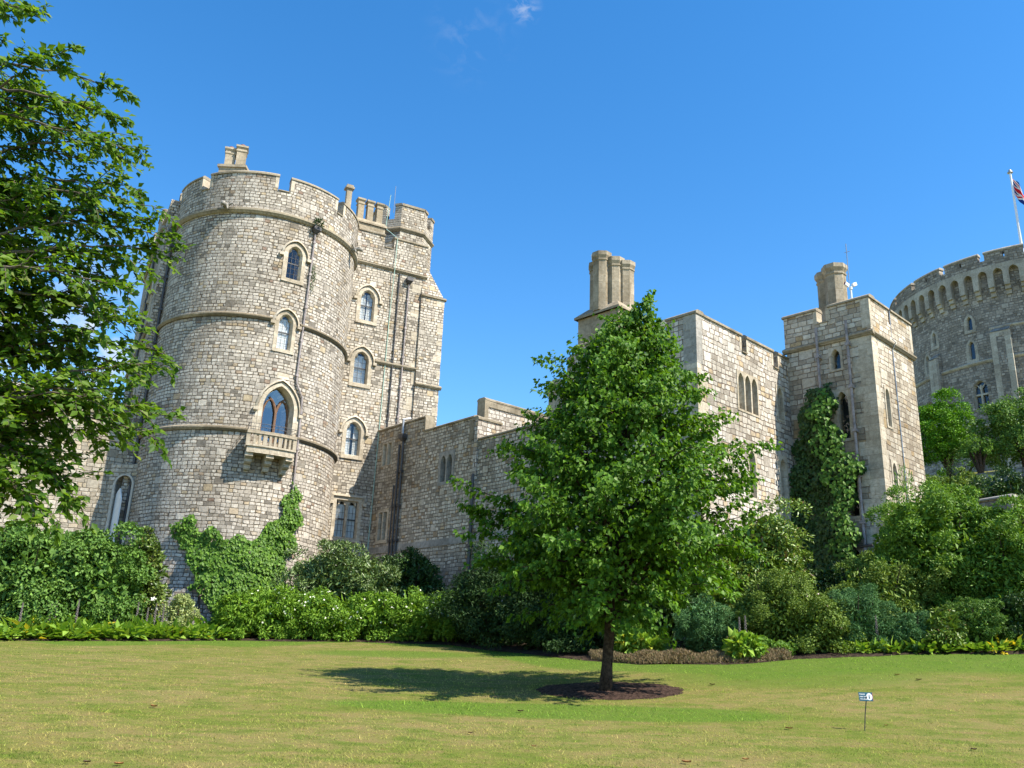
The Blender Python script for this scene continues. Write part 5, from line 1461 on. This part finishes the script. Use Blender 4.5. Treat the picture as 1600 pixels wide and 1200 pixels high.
B('shaded_bush', 'dark bush with shade put into its leaf colour directly behind the linden trunk', 'shrub', 925, 850, 1034, 160, 27.5, 9000, .10, .035, 'lf_deep', .8, 60, .24, .2, 48)
B('shaded_bush', 'dark bush with shade put into its leaf colour in the middle of the three behind the linden', 'shrub', 852, 858, 1028, 150, 29.3, 9000, .10, .035, 'lf_deep', .9, 60, .24, .2, 148)
B('dark_shrub', 'tall dark shrub behind the right side of the linden', 'shrub', 1010, 850, 1030, 150, 27.0, 7500, .11, .05, 'lf_dark', .8, 60, .24, .2, 49)
B('laurel_shrub', 'tall yellow-green laurel in the sunny corner under the hall windows', 'shrub', 1190, 788, 985, 130, 29.0, 8000, .135, .055, 'lf_laurel', .8, 60, .24, .15, 50, up=.6)
B('laurel_shrub', 'sunny laurel partly hidden behind the linden leaves', 'shrub', 1115, 860, 990, 110, 27.8, 4200, .15, .06, 'lf_laurel', .8, 45, .26, .15, 51, up=.6)
B('blue_conifer', 'small blue-green conifer just right of the linden trunk', 'shrub', 1100, 935, 1028, 88, 25.4, 9000, .055, .018, 'lf_blue', .9, 60, .22, -.3, 52)
B('rounded_shrub', 'large rounded fine-leaved shrub right of the linden behind the acanthus spikes', 'shrub', 1212, 893, 1022, 145, 26.0, 13000, .06, .028, 'lf_olive', .9, 90, .2, 0, 53)
B('rose_bush', 'rose bush with a few pale blooms at the front of the right-hand bed', 'shrub', 1275, 925, 1030, 125, 24.2, 7500, .065, .035, 'lf_olive', .8, 70, .21, .1, 54, flowers=(7, .05, 'petal_pink'))
B('blue_conifer', 'wide blue-green conifer behind the rose bush', 'shrub', 1330, 915, 1020, 120, 26.0, 12000, .055, .018, 'lf_blue', .8, 80, .2, -.3, 55)
B('green_shrub', 'tall light-green shrub in front of the turret wall', 'shrub', 1370, 870, 1018, 165, 28.0, 13000, .075, .034, 'lf_olive', .9, 95, .2, .1, 56)
B('blue_conifer', 'low blue-green conifer at the right of the light-green shrub', 'shrub', 1425, 955, 1022, 90, 25.0, 6000, .055, .018, 'lf_blue', .8, 50, .22, -.3, 57)
B('bright_shrub', 'huge sunlit green shrub covering the foot of the turret', 'shrub', 1450, 762, 960, 215, 29.5, 26000, .105, .042, 'lf_bright', .9, 120, .18, .1, 58, up=.6)
B('bright_shrub', 'huge sunlit green shrub at the right edge of the photo', 'shrub', 1570, 803, 985, 190, 29.0, 21000, .105, .042, 'lf_bright', .9, 100, .19, .1, 59, up=.6)
B('bright_shrub', 'green shrub beyond the right edge', 'shrub', 1690, 800, 1000, 180, 30.0, 8000, .13, .05, 'lf_bright', .9, 70, .2, .1, 60, up=.6)
B('round_bush', 'small dark-green clipped ball bush under the huge shrubs', 'shrub', 1527, 932, 1010, 82, 26.6, 8500, .045, .02, 'lf_fig', .9, 70, .16, 0, 61)
B('yellow_shrub', 'small yellow-green shrub between the conifer and the ball bush', 'shrub', 1472, 950, 1015, 56, 26.0, 2600, .08, .04, 'lf_varieg' if False else 'lf_laurel', .8, 35, .25, .2, 62)
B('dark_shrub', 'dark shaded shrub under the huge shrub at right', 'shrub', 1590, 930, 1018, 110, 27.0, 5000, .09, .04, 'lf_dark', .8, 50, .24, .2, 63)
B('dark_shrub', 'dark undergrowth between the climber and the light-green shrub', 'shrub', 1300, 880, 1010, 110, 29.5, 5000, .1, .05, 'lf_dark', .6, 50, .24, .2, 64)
B('broadleaf_plant', 'bright light-green broadleaf clump just right of the linden trunk', 'plant', 1000, 985, 1030, 70, 25.5, 900, .17, .09, 'lf_hosta', .6, 22, .3, .2, 65, stems=False)
B('broadleaf_plant', 'yellow-green acanthus clump in front of the two flower spikes', 'plant', 1160, 992, 1032, 46, 24.0, 520, .17, .1, 'lf_hosta', .8, 16, .3, .2, 66, stems=False)
B('pale_perennial', 'loose green perennial with pink blooms left of the blue conifer', 'plant', 985, 958, 1028, 60, 26.5, 2200, .08, .04, 'lf_bright', .7, 30, .26, .2, 67, flowers=(6, .05, 'petal_pink'))
B('low_perennial', 'low green perennial at the foot of the rounded shrub', 'plant', 1200, 1000, 1030, 90, 24.2, 2600, .06, .04, 'lf_bright', .6, 35, .25, .2, 68, stems=False)
B('orange_perennial', 'dark low perennial with orange-yellow blooms at the right edge of the bed', 'plant', 1565, 985, 1024, 110, 25.2, 3200, .08, .035, 'lf_fig', .5, 40, .22, .2, 69, flowers=(8, .06, 'hosta_flower'), stems=False)
# low broad-leaved edging as rosettes
def edging(name, label, x0, x1, npl, dy, L, W, mat, seed, hgt=.45, yoff=.35, cat='plant', group=None, nl=26):
    r_ = np.random.default_rng(seed)
    for i in range(npl):
        px = x0 + (x1 - x0) * (i + .5) / npl + r_.uniform(-4, 4)
        # world x along the bed front
        yy = np.interp(px, [-260, -120, 0, 150, 350, 550, 700, 800, 880, 1000, 1150, 1250, 1330, 1450, 1600, 1750, 1900], [1000, 1000, 1001, 1002, 1001, 1003, 1008, 1020, 1029, 1039, 1038, 1031, 1026, 1023, 1022, 1022, 1024])
        p = on_ground(px, float(yy)); y = p.y + yoff + r_.uniform(0, dy); x = p.x
        gz = g(x, y); n = nl
        a = r_.uniform(0, 2 * pi, n); el = r_.uniform(.15, 1.25, n)
        P = np.stack([np.cos(a) * .05, np.sin(a) * .05, np.zeros(n)], 1) + np.stack([np.cos(a) * np.cos(el), np.sin(a) * np.cos(el), np.sin(el)], 1) * (r_.uniform(.15, 1, n) * hgt * .7)[:, None]
        d = unit(np.stack([np.cos(a) * np.cos(el), np.sin(a) * np.cos(el), np.sin(el) * .6], 1) + r_.normal(size=(n, 3)) * .25)
        nn = unit(np.stack([-np.cos(a) * .4, -np.sin(a) * .4, np.ones(n)], 1) + r_.normal(size=(n, 3)) * .3)
        rn = np.clip(r_.random(n) * r_.uniform(.6, 1.0) + r_.choice([0, .1, .2]), 0, 1)
        o = leaf_object(name, P, d, nn, L * r_.uniform(.7, 1.3, n), W * r_.uniform(.7, 1.3, n), MAT[mat], None, .15, rn, seed + i)
        o.location = (x, y, gz); tag(o, label, cat, group=group)
edging('edging_plant', 'broad yellow-green leafy plant in the edging row at the left of the bed', -20, 355, 40, .7, .34, .17, 'lf_hosta', 300, .6, .25, group='leafy plants edging the left bed', nl=34)
edging('edging_plant', 'broad yellow-green leafy plant in the edging row at the left of the bed', -20, 355, 34, .9, .34, .16, 'lf_hosta', 350, .85, 1.0, group='leafy plants edging the left bed', nl=34)
edging('hosta', 'pale green hosta in the edging row in front of the right-hand conifers', 1335, 1620, 34, .5, .24, .12, 'lf_hosta', 400, .34, .2, group='hostas edging the right bed', nl=26)
edging('hosta', 'pale green hosta in the edging row in front of the right-hand conifers', 1335, 1620, 28, .5, .24, .11, 'lf_hosta', 450, .4, .8, group='hostas edging the right bed', nl=26)
# brown heather strip
def heather():
    r_ = np.random.default_rng(77); n = 26000
    px = r_.uniform(925, 1240, n); P = []
    for x in px[::40]:
        yy = np.interp(x, [880, 1000, 1150, 1250], [1029, 1039, 1038, 1031]); p = on_ground(float(x), float(yy)); P.append((p.x, p.y))
    P = np.array(sorted(P)); xs_ = r_.uniform(P[0, 0], P[-1, 0], n); yf = np.interp(xs_, P[:, 0], P[:, 1])
    dy = r_.random(n) ** 1.0 * 1.0; ys_ = yf + .08 + dy
    prof = .30 * np.sqrt(np.clip(np.minimum(dy * 3, (1.05 - dy) * 3), 0, 1)) * (.75 + .3 * np.sin(xs_ * 2.3) * np.sin(xs_ * 5.1 + dy))
    zz = np.array([g(x, y) for x, y in zip(xs_, ys_)]) + prof * np.sqrt(r_.random(n))
    o = leaf_object('heather', np.stack([xs_, ys_, zz], 1), unit(r_.normal(size=(n, 3)) * .5 + np.array([0, 0, 1])), unit(r_.normal(size=(n, 3)) + np.array([0, -1, .3])), r_.uniform(.05, .1, n), r_.uniform(.012, .025, n), MAT['lf_heath'], None, .2, seed=77)
    tag(o, 'low strip of brown heather ground cover along the bed edge right of the linden', 'ground cover', kind='stuff')
heather()
# acanthus flower spikes
for i, (px, y0, y1, D, lab) in enumerate(((36, 943, 985, 31.0, 'tall grey-mauve acanthus spike farthest left in the bed'), (82, 941, 985, 31.2, 'grey acanthus spike, left one of a close pair under the fig shrub'), (90, 940, 985, 31.6, 'grey acanthus spike, right one of a close pair under the fig shrub'),
        (124, 938, 985, 31.2, 'single grey acanthus spike in the dark gap under the fig shrubs'), (184, 945, 985, 31.6, 'short acanthus spike under the second fig shrub'), (217, 942, 985, 31.6, 'acanthus spike in front of the magnolia trunk'), (232, 950, 985, 31.8, 'short bent acanthus spike right of the magnolia trunk'),
        (245, 944, 985, 32.2, 'slim acanthus spike at the right edge of the magnolia'), (257, 946, 985, 32, 'acanthus spike nearest the variegated shrub'), (1155, 966, 1003, 24.6, 'left one of two tall acanthus spikes by the heather strip'), (1164, 962, 1005, 24.5, 'right one of two tall acanthus spikes by the heather strip'), (1368, 962, 1008, 25.2, 'slender pinkish spike in front of the light-green shrub'))):
    D = front_D(px) + (.42 if px < 400 else .6)
    a = at(px, y0, D); gz = g(a.x, a.y); h = a.z - gz; m = MB(); rr_ = random.Random(i)
    m.tube([(0, 0, -.05), (.01, 0, h * .5), (0, 0, h)], [.009, .008, .005], 6)
    k_ = 0; z = h - .5 * min(1.2, h)
    while z < h:
        for q in range(4):
            an = k_ * .8 + q * pi / 2; r0_ = .036 * (1.15 - .8 * (z - h * .5) / (h * .5 + .01)) + .01
            m.add([(cos(an - .5) * .012, sin(an - .5) * .012, z), (cos(an) * r0_, sin(an) * r0_, z + .02), (cos(an + .5) * .012, sin(an + .5) * .012, z), (cos(an) * .012, sin(an) * .012, z + .045)], [(0, 1, 3), (1, 2, 3), (0, 2, 1)])
        z += .035; k_ += 1
    o = m.build('acanthus_spike', MAT['spike'], None, loc=(a.x, a.y, gz)); tag(o, lab, 'flower', group='acanthus flower spikes')

# ---- creepers on walls
def inside(poly, x, y):
    c_ = False; j = len(poly) - 1
    for i in range(len(poly)):
        if (poly[i][1] > y) != (poly[j][1] > y) and x < (poly[j][0] - poly[i][0]) * (y - poly[i][1]) / (poly[j][1] - poly[i][1] + 1e-12) + poly[i][0]: c_ = not c_
        j = i
    return c_
def creeper(name, label, loc, rz, F, N3, poly, n, thick, L, W, mat, seed, lumps=26, stems=()):
    """leaves hanging over each other on a wall; F maps (s,d,z), N3 gives outward normal for s"""
    r_ = np.random.default_rng(seed); xs_ = [p[0] for p in poly]; zs_ = [p[1] for p in poly]
    lc = []
    while len(lc) < lumps:
        x, z = r_.uniform(min(xs_), max(xs_)), r_.uniform(min(zs_), max(zs_))
        if inside(poly, x, z): lc.append((x, z, r_.uniform(.25, .6)))
    P = []; D = []; N_ = []; k_ = 0
    while len(P) < n:
        x, z = r_.uniform(min(xs_) - .2, max(xs_) + .2), r_.uniform(min(zs_), max(zs_) + .2)
        jx, jz = x + .18 * sin(z * 5 + x), z + .15 * sin(x * 6)
        if not inside(poly, jx, jz): continue
        b = max([math.exp(-((x - a) ** 2 + (z - c_) ** 2) / (r2 * r2)) for a, c_, r2 in lc])
        d = thick * (.25 + .75 * b) * (r_.random() ** .6)
        P.append(F(x, -d - .03, z)); nn = Vector(N3(x)); tv = Vector((nn.y, -nn.x, 0))
        dd = Vector((0, 0, -1)) * r_.uniform(.5, 1) + tv * r_.normal() * .45 + nn * r_.uniform(0, .5)
        D.append(tuple(dd)); n2 = nn + Vector((0, 0, r_.uniform(0, .9))) + Vector([r_.normal() * .3 for _ in range(3)]); N_.append(tuple(n2))
    base = empty(name, loc, rz, label, 'climber')
    leaf_object('foliage', np.array(P), np.array(D), unit(np.array(N_)), L * r_.uniform(.6, 1.25, n), W * r_.uniform(.6, 1.25, n), MAT[mat], base, .15, seed=seed)
    m = MB()
    for st_ in stems: m.tube([F(x, -.06, z) for x, z in st_], [.04] + [.02] * (len(st_) - 1), 6)
    m.build('stems', MAT['bark'], base)
S = lambda t: radians(t) * DR
ivp = [(-11, 6.6), (-9, 7.1), (-4, 7.3), (1, 6.8), (8, 6.75), (20, 6.5), (30, 6.55), (38, 7.0), (42, 7.6), (45, 8.4), (49, 9.2), (54, 8.9), (56, 8.0), (54, 7.0), (52, 6.2), (50, 5), (49, 2.6), (16, 2.6), (12, 3.6), (6, 4.4), (2, 4.3), (3, 5.0), (-2, 5.6), (-8, 5.9)]
creeper('wall_creeper', 'bright green creeper on the lower wall of the round tower, climbing up the downpipe', (DC[0], DC[1], 0), 0, F0, lambda s: (sin(s / DR), -cos(s / DR), 0), [(S(a), z) for a, z in ivp], 9000, .34, .15, .135, 'lf_ivy', 81, 40, [[(S(20), 2.5), (S(22), 4), (S(28), 6)], [(S(10), 2.5), (S(4), 5), (S(-3), 6.4)], [(S(45), 2.5), (S(49), 6), (S(51), 8.6)]])
vp = [(1.0, 12.45), (1.45, 12.75), (2.0, 12.55), (2.0, 11.6), (1.9, 10.9), (2.0, 10.4), (2.45, 9.6), (2.8, 8.9), (2.45, 8.2), (2.2, 7.4), (2.5, 6.6), (2.5, 5.6), (2.3, 4.2), (2.6, 2.8), (-.2, 2.8), (-.3, 7), (-.1, 9.5), (.25, 10.6), (.5, 11.2), (.7, 11.9)]
creeper('wall_creeper', 'tall creeper with shade put into its dark leaves covering the left face of the small square turret', (11.37, 34.19, 0), -HA, FBk, lambda s: (0, -1, 0), vp, 9500, .5, .16, .13, 'lf_dark', 82, 46, [[(1.2, 2.5), (1.3, 8), (1.4, 12)], [(1.8, 2.5), (1.6, 6), (2.2, 9)]])  # shade on the turret face painted in by dark leaves
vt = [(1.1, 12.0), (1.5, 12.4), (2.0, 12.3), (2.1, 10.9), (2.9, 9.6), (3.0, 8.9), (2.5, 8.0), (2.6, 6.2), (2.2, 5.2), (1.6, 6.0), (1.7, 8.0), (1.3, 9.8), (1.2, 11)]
creeper('wall_creeper', 'creeper tips with sunlight put into lighter leaves over the dark creeper on the turret', (11.37, 34.19, 0), -HA, lambda s, d, z: (s, d - .42, z), lambda s: (.5, -1, 0), vt, 750, .42, .19, .15, 'lf_ivy', 83, 30)  # sunlit tips of the creeper painted in by a lighter leaf colour
# tufts on the drum hopper
p_ = Vector((DC[0], DC[1], 0)) + Vector(FD(45)(0, -.25, 22.3))
def tuft(name, label, loc, n, R, L, W, mat, seed):
    r_ = np.random.default_rng(seed); e = unit(r_.normal(size=(n, 3))); P = e * R * r_.random((n, 1)) ** .5
    o = leaf_object(name, P, unit(e + np.array([0, 0, .3])), unit(r_.normal(size=(n, 3)) + np.array([0, 0, 1])), L * r_.uniform(.6, 1.2, n), W * np.ones(n), MAT[mat], None, .2, seed=seed)
    o.location = loc; tag(o, label, 'plant'); return o
tuft('wall_plant', 'dark tuft growing in the rainwater hopper of the round tower', p_, 260, .26, .13, .045, 'lf_deep', 91)
p_ = Vector((DC[0], DC[1], 0)) + Vector(FD(46.5)(0, -.06, 19.4))
tuft('wall_plant', 'thin strand of weeds beside the upper window of the round tower', p_, 120, .22, .1, .04, 'lf_dark', 92).scale = (.6, .6, 3.2)
# shoot above the big right shrub
a = at(1415, 775, 29.6)
sh = tuft('young_shoot', 'thin pale leafy shoot rising in front of the turret from the big shrub', (a.x, a.y, a.z + .2), 240, .42, .12, .045, 'lf_bright', 93); sh.scale = (.7, .7, 1.7)
m = MB(); m.tube([(0, 0, -.9), (.02, 0, -.2), (0, .02, .38)], [.02, .014, .006], 6); m.build('stem', MAT['twig'], sh)

# ---- trees and hedges on the mound
def mound_tree(name, label, px, py0, py1, pw, D, n, mat, seed, trunk_py, depth=1.0, L=.22, W=.12):
    r_ = np.random.default_rng(seed); top = at(px, py0, D); bot = at(px, py1, D)
    zc_ = (np.array(at(px, (py0 + py1) / 2, D)) - np.array([0, 0, EYE])) @ np.array(W_); rx = pw / 2 / FPX * zc_
    C = np.array([top.x, top.y, (top.z + bot.z) / 2]); R = np.array([rx, rx * depth, (top.z - bot.z) / 2])
    P, N_, e = clump_leaves(r_, C, R, n, 90, .2, .4, jit=.4)
    gz = g(top.x, top.y); base = empty(name, (top.x, top.y, gz), 0, label, 'tree'); O = np.array([top.x, top.y, gz])
    leaf_object('foliage', P - O, unit(e + r_.normal(size=(n, 3))), N_, L * r_.uniform(.7, 1.2, n), W * r_.uniform(.7, 1.2, n), MAT[mat], base, .2, seed=seed)
    m = MB(); hz = C[2] - gz; rr_ = random.Random(seed)
    m.tube([(0, 0, -.3), (.1, 0, hz * .35), (.0, .1, hz * .8), (.1, 0, hz)], [.28, .22, .15, .05], 8)
    for i in range(7):
        a_ = rr_.uniform(0, 2 * pi); m.tube([(.05, 0, hz * .4), (cos(a_) * rx * .35, sin(a_) * rx * .35, hz * .75), (cos(a_) * rx * .7, sin(a_) * rx * .7, hz * rr_.uniform(.9, 1.1))], [.12, .08, .02], 6)
    m.build('trunk', MAT['bark'], base)
mound_tree('clipped_tree', 'bright green rounded tree on the mound next to the turret edge', 1468, 625, 735, 90, 74, 15000, 'lf_moundtree', 101, 760)
mound_tree('clipped_tree', 'dark green spreading tree on the mound at the right edge', 1585, 618, 730, 105, 72, 15000, 'lf_dark' if False else 'lf_fig', 102, 760)
mound_tree('small_tree', 'small light-green tree between the two rounded trees on the mound', 1525, 684, 712, 46, 70, 2600, 'lf_bright', 103, 750, L=.16, W=.08)
mound_tree('bare_shrub', 'thin dark twiggy shrub under the bright rounded tree on the mound', 1497, 705, 755, 60, 71, 900, 'lf_olive', 104, 760, L=.14, W=.07)
B('mound_hedge', 'ivy-like hedge along the terrace edge above the big shrubs', 'hedge', 1500, 742, 785, 130, 62, 5500, .16, .09, 'lf_olive', .5, 60, .22, .2, 105, low=None)
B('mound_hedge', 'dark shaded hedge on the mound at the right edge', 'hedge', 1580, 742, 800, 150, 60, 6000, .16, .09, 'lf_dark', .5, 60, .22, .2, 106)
B('mound_shrub', 'brownish shrub on the mound at the far right edge', 'shrub', 1600, 768, 812, 50, 47, 2000, .12, .06, 'lf_laurel', .8, 30, .25, .2, 107)
def cover():
    r_ = np.random.default_rng(120); P = []
    while len(P) < 16000:
        a = r_.uniform(radians(150), radians(250)); rad = r_.uniform(24, 62)
        x, y = KEEP[0] + rad * cos(a), KEEP[1] + rad * sin(a)
        if x > 16 and y > 36: P.append((x, y, g(x, y) + r_.uniform(0, .35)))
    P = np.array(P); n = len(P)
    o = leaf_object('mound_ground_cover', P, unit(r_.normal(size=(n, 3))), unit(r_.normal(size=(n, 3)) * .5 + np.array([0, 0, 1])), r_.uniform(.2, .5, n), r_.uniform(.12, .3, n), MAT['lf_dark'], None, .2, seed=5)
    tag(o, 'dark ground cover over the slope of the mound', 'ground cover', kind='stuff')
cover()

# ---- grass blades
def blades():
    r_ = np.random.default_rng(200); Ps = []
    for y0, y1, dens in ((8.4, 11, 900), (11, 14, 560), (14, 19, 300), (19, 26, 130), (26, 36, 60)):
        w0 = y1 * .66 + 1; n = int((y1 - y0) * 2 * w0 * dens)
        x = r_.uniform(-w0, w0, n); y = r_.uniform(y0, y1, n); k_ = (np.abs(x) < y * .64 + .6)
        Ps.append(np.stack([x[k_], y[k_]], 1))
    P = np.concatenate(Ps)
    yf = np.interp(P[:, 0], FX, FY); P = P[P[:, 1] < yf - .02]
    yf = np.interp(P[:, 0], FX, FY)
    inm = ((P[:, 0] - MU[0]) / MU[2]) ** 2 + ((P[:, 1] - MU[1]) / MU[3]) ** 2 < .92
    P = P[~inm]; n = len(P)
    z = np.array([g(x, y) for x, y in P]); lu = np.array([lush(x, y) for x, y in P], dtype=np.float32)
    clumpy = .6 + .8 * (np.sin(P[:, 0] * 3.1 + np.sin(P[:, 1] * 2.3) * 2) * np.sin(P[:, 1] * 3.7 + P[:, 0]) * .5 + .5)
    h = r_.uniform(.014, .034, n) * clumpy * (1 + .35 * lu); tall = r_.random(n) < .006; h[tall] *= 1.9
    a = r_.uniform(0, 2 * pi, n); w = r_.uniform(.003, .006, n) * (1 + P[:, 1] * .03)
    le = r_.normal(size=(n, 2)) * .9
    b = np.stack([P[:, 0], P[:, 1], z - .003], 1); s = np.stack([np.cos(a), np.sin(a), np.zeros(n)], 1) * w[:, None]
    tip = b + np.stack([le[:, 0] * h, le[:, 1] * h, h], 1)
    co = np.stack([b - s, b + s, tip], 1).reshape(-1, 3).astype(np.float32)
    me = bpy.data.meshes.new('grass_blades')
    me.vertices.add(n * 3); me.vertices.foreach_set('co', co.ravel()); me.loops.add(n * 3); me.loops.foreach_set('vertex_index', np.arange(n * 3, dtype=np.int32))
    me.polygons.add(n); me.polygons.foreach_set('loop_start', np.arange(n, dtype=np.int32) * 3); me.update(calc_edges=True)
    rn = r_.random(n) * .9; rn[tall] = 1.0
    q = me.attributes.new('rnd', 'FLOAT', 'FACE'); q.data.foreach_set('value', rn.astype(np.float32))
    q = me.attributes.new('lush', 'FLOAT', 'POINT'); q.data.foreach_set('value', np.repeat(lu, 3))
    me.materials.append(MAT['blades']); o = bpy.data.objects.new('grass_blades', me); COL.objects.link(o)
    tag(o, 'short dry grass blades standing up from the lawn', 'grass', kind='stuff'); print('blades', n)
blades()

# ---- fallen leaves on the lawn
MAT['dry_leaf'] = plain_mat('dry_leaf', (0.36, 0.17, 0.06), .7, .3, 12, .3)
MAT['brown_leaf'] = plain_mat('brown_leaf', (0.12, 0.075, 0.045), .7, .3, 12, .3)
for i, (px, py, sz, mt, lab) in enumerate(((1073, 1195, .11, 'dry_leaf', 'orange curled fallen leaf at the bottom edge of the lawn'), (1233, 1141, .11, 'dry_leaf', 'curled tan fallen leaf left of the small sign'), (240, 1107, .12, 'dry_leaf', 'tan fallen leaf alone on the left of the lawn'), (185, 1198, .09, 'dry_leaf', 'orange fallen leaf at the bottom left, right of another'),
        (135, 1195, .09, 'brown_leaf', 'brown fallen leaf at the bottom left corner'), (813, 1114, .10, 'brown_leaf', 'dark fallen leaf in the green turf before the linden shadow'), (1113, 1072, .12, 'brown_leaf', 'dark fallen leaf just right of the mulch ring'), (1402, 1056, .10, 'dry_leaf', 'pale fallen leaf on the lawn near the hostas'),
        (1436, 1064, .11, 'brown_leaf', 'brown fallen leaf right of the pale one near the hostas'), (735, 1148, .07, 'brown_leaf', 'tiny dark fallen leaf in the middle of the dry lawn'), (1522, 1174, .09, 'brown_leaf', 'brown fallen leaf at the lower right of the lawn'), (1165, 1190, .08, 'dry_leaf', 'small orange fallen leaf low on the lawn, right of the curled orange one'), (834, 1169, .06, 'dry_leaf', 'small tan fallen leaf on the dry lawn below the mulch ring'), (1385, 1136, .06, 'dry_leaf', 'tiny tan fallen leaf right of the small sign'))):
    p = on_ground(px, py); m = MB(); rr_ = random.Random(i); nx_, ny_ = 6, 4; vs = []
    for a_ in range(nx_ + 1):
        for b_ in range(ny_ + 1):
            u = a_ / nx_; v = b_ / ny_ - .5; w_ = .62 * sin(pi * min(.98, u * .93 + .05)) ** .7 * (1 + .15 * ((a_ + b_) % 2))
            vs.append(((u - .5) * sz, v * w_ * sz, .018 + sz * (.55 * v * v * 1.3 + .3 * (u - .5) ** 2 + .04 * rr_.random())))
    m.add(vs, [(a_ * (ny_ + 1) + b_, a_ * (ny_ + 1) + b_ + 1, (a_ + 1) * (ny_ + 1) + b_ + 1, (a_ + 1) * (ny_ + 1) + b_) for a_ in range(nx_) for b_ in range(ny_)])
    o = m.build('fallen_leaf', MAT[mt], None, True, loc=tuple(p)); o.rotation_euler = (0, 0, rr_.uniform(-.5, .5)); tag(o, lab, 'fallen leaf', group='fallen leaves on the lawn')

# ---- small lawn sign on a leaning stake
sp = on_ground(1350, 1142); tp = at(1353.5, 1094, hypot(sp.x, sp.y) - .02)
SG = empty('lawn_sign', tuple(sp), 0, 'small dark teal sign with white lettering on a thin leaning stake in the lawn', 'sign')
tpl = tp - sp
m = MB(); m.tube([(0, 0, -.1), tuple(tpl * .5), tuple(tpl * 1.12)], .0085, 8); m.build('stake', MAT['iron'], SG)
MAT['teal'] = plain_mat('teal_enamel', (0.02, 0.09, 0.12), .35, .05, 3, .05, .5); MAT['sign_red'] = plain_mat('sign_red', (.45, .08, .12), .4, .05)
W2, H2 = .105, .068
up = Vector((.06, .33, 1)).normalized(); rt = Vector((1, -.25, -.1)); rt = (rt - up * rt.dot(up)).normalized(); nm = rt.cross(up)
nm = -nm if nm.y > 0 else nm
ctr = tpl * 1.0 + up * H2 * .75 + nm * .012
PL = lambda a, b, c_: tuple(ctr + rt * a + up * b + nm * c_)
m = MB(); m.prism([(-W2, -H2), (W2, -H2), (W2, H2), (-W2, H2)], 0, .006, lambda s, d, z: PL(s, z, -d)); plate = m.build('sign_plate', MAT['teal'], SG)
m = MB(); m.prism([(.052 + .044 * cos(2 * pi * k_ / 28), .0 + .055 * sin(2 * pi * k_ / 28)) for k_ in range(28)], 0, .002, lambda s, d, z: PL(s, z, .0005 + d)); m.build('sign_roundel', MAT['white_paint'], plate)
m = MB()
m.tube([PL(.045, -.03, .004), PL(.05, .0, .004), PL(.058, .022, .004)], .004, 6); m.tube([PL(.058, -.03, .004), PL(.052, .0, .004), PL(.045, .02, .004)], .004, 6); m.lathe([(0.004, -.004), (.007, 0), (.004, .004)], 8)
m.v = m.v[:-24]; m.f = [f for f in m.f if max(f) < len(m.v)]
m.build('roundel_figure', MAT['teal'], plate)
m = MB(); m.box(.1, W2 - .001, -.0, .0, -.06, .06); 
m = MB(); m.prism([(.098, -.062), (.103, -.062), (.103, .062), (.098, .062)], 0, .002, lambda s, d, z: PL(s, z, .0005 + d)); m.build('red_edge', MAT['sign_red'], plate)
def text(body, size, mat, parent, mtx, name):
    cu = bpy.data.curves.new(name, 'FONT'); cu.body = body; cu.size = size; cu.extrude = .0006; cu.align_x = 'LEFT'; cu.offset = .0007
    to_ = bpy.data.objects.new(name, cu); COL.objects.link(to_)
    dg = bpy.context.evaluated_depsgraph_get(); dg.update(); me = bpy.data.meshes.new_from_object(to_.evaluated_get(dg)); bpy.data.objects.remove(to_, do_unlink=True)
    me.materials.clear(); me.materials.append(mat); me.transform(mtx)
    o = bpy.data.objects.new(name, me); COL.objects.link(o); o.parent = parent; return o
for ln_, (tx_, z_) in enumerate((('PLEASE', .027), ('KEEP OFF', -.010), ('THE GRASS', -.047))):
    mt = Matrix((rt, up, nm)).transposed().to_4x4(); mt.translation = Vector(PL(-.092 + (0 if ln_ else 0), z_, .0022))
    text(tx_, .0225 if ln_ else .026, MAT['white_paint'], plate, mt, 'sign_lettering')
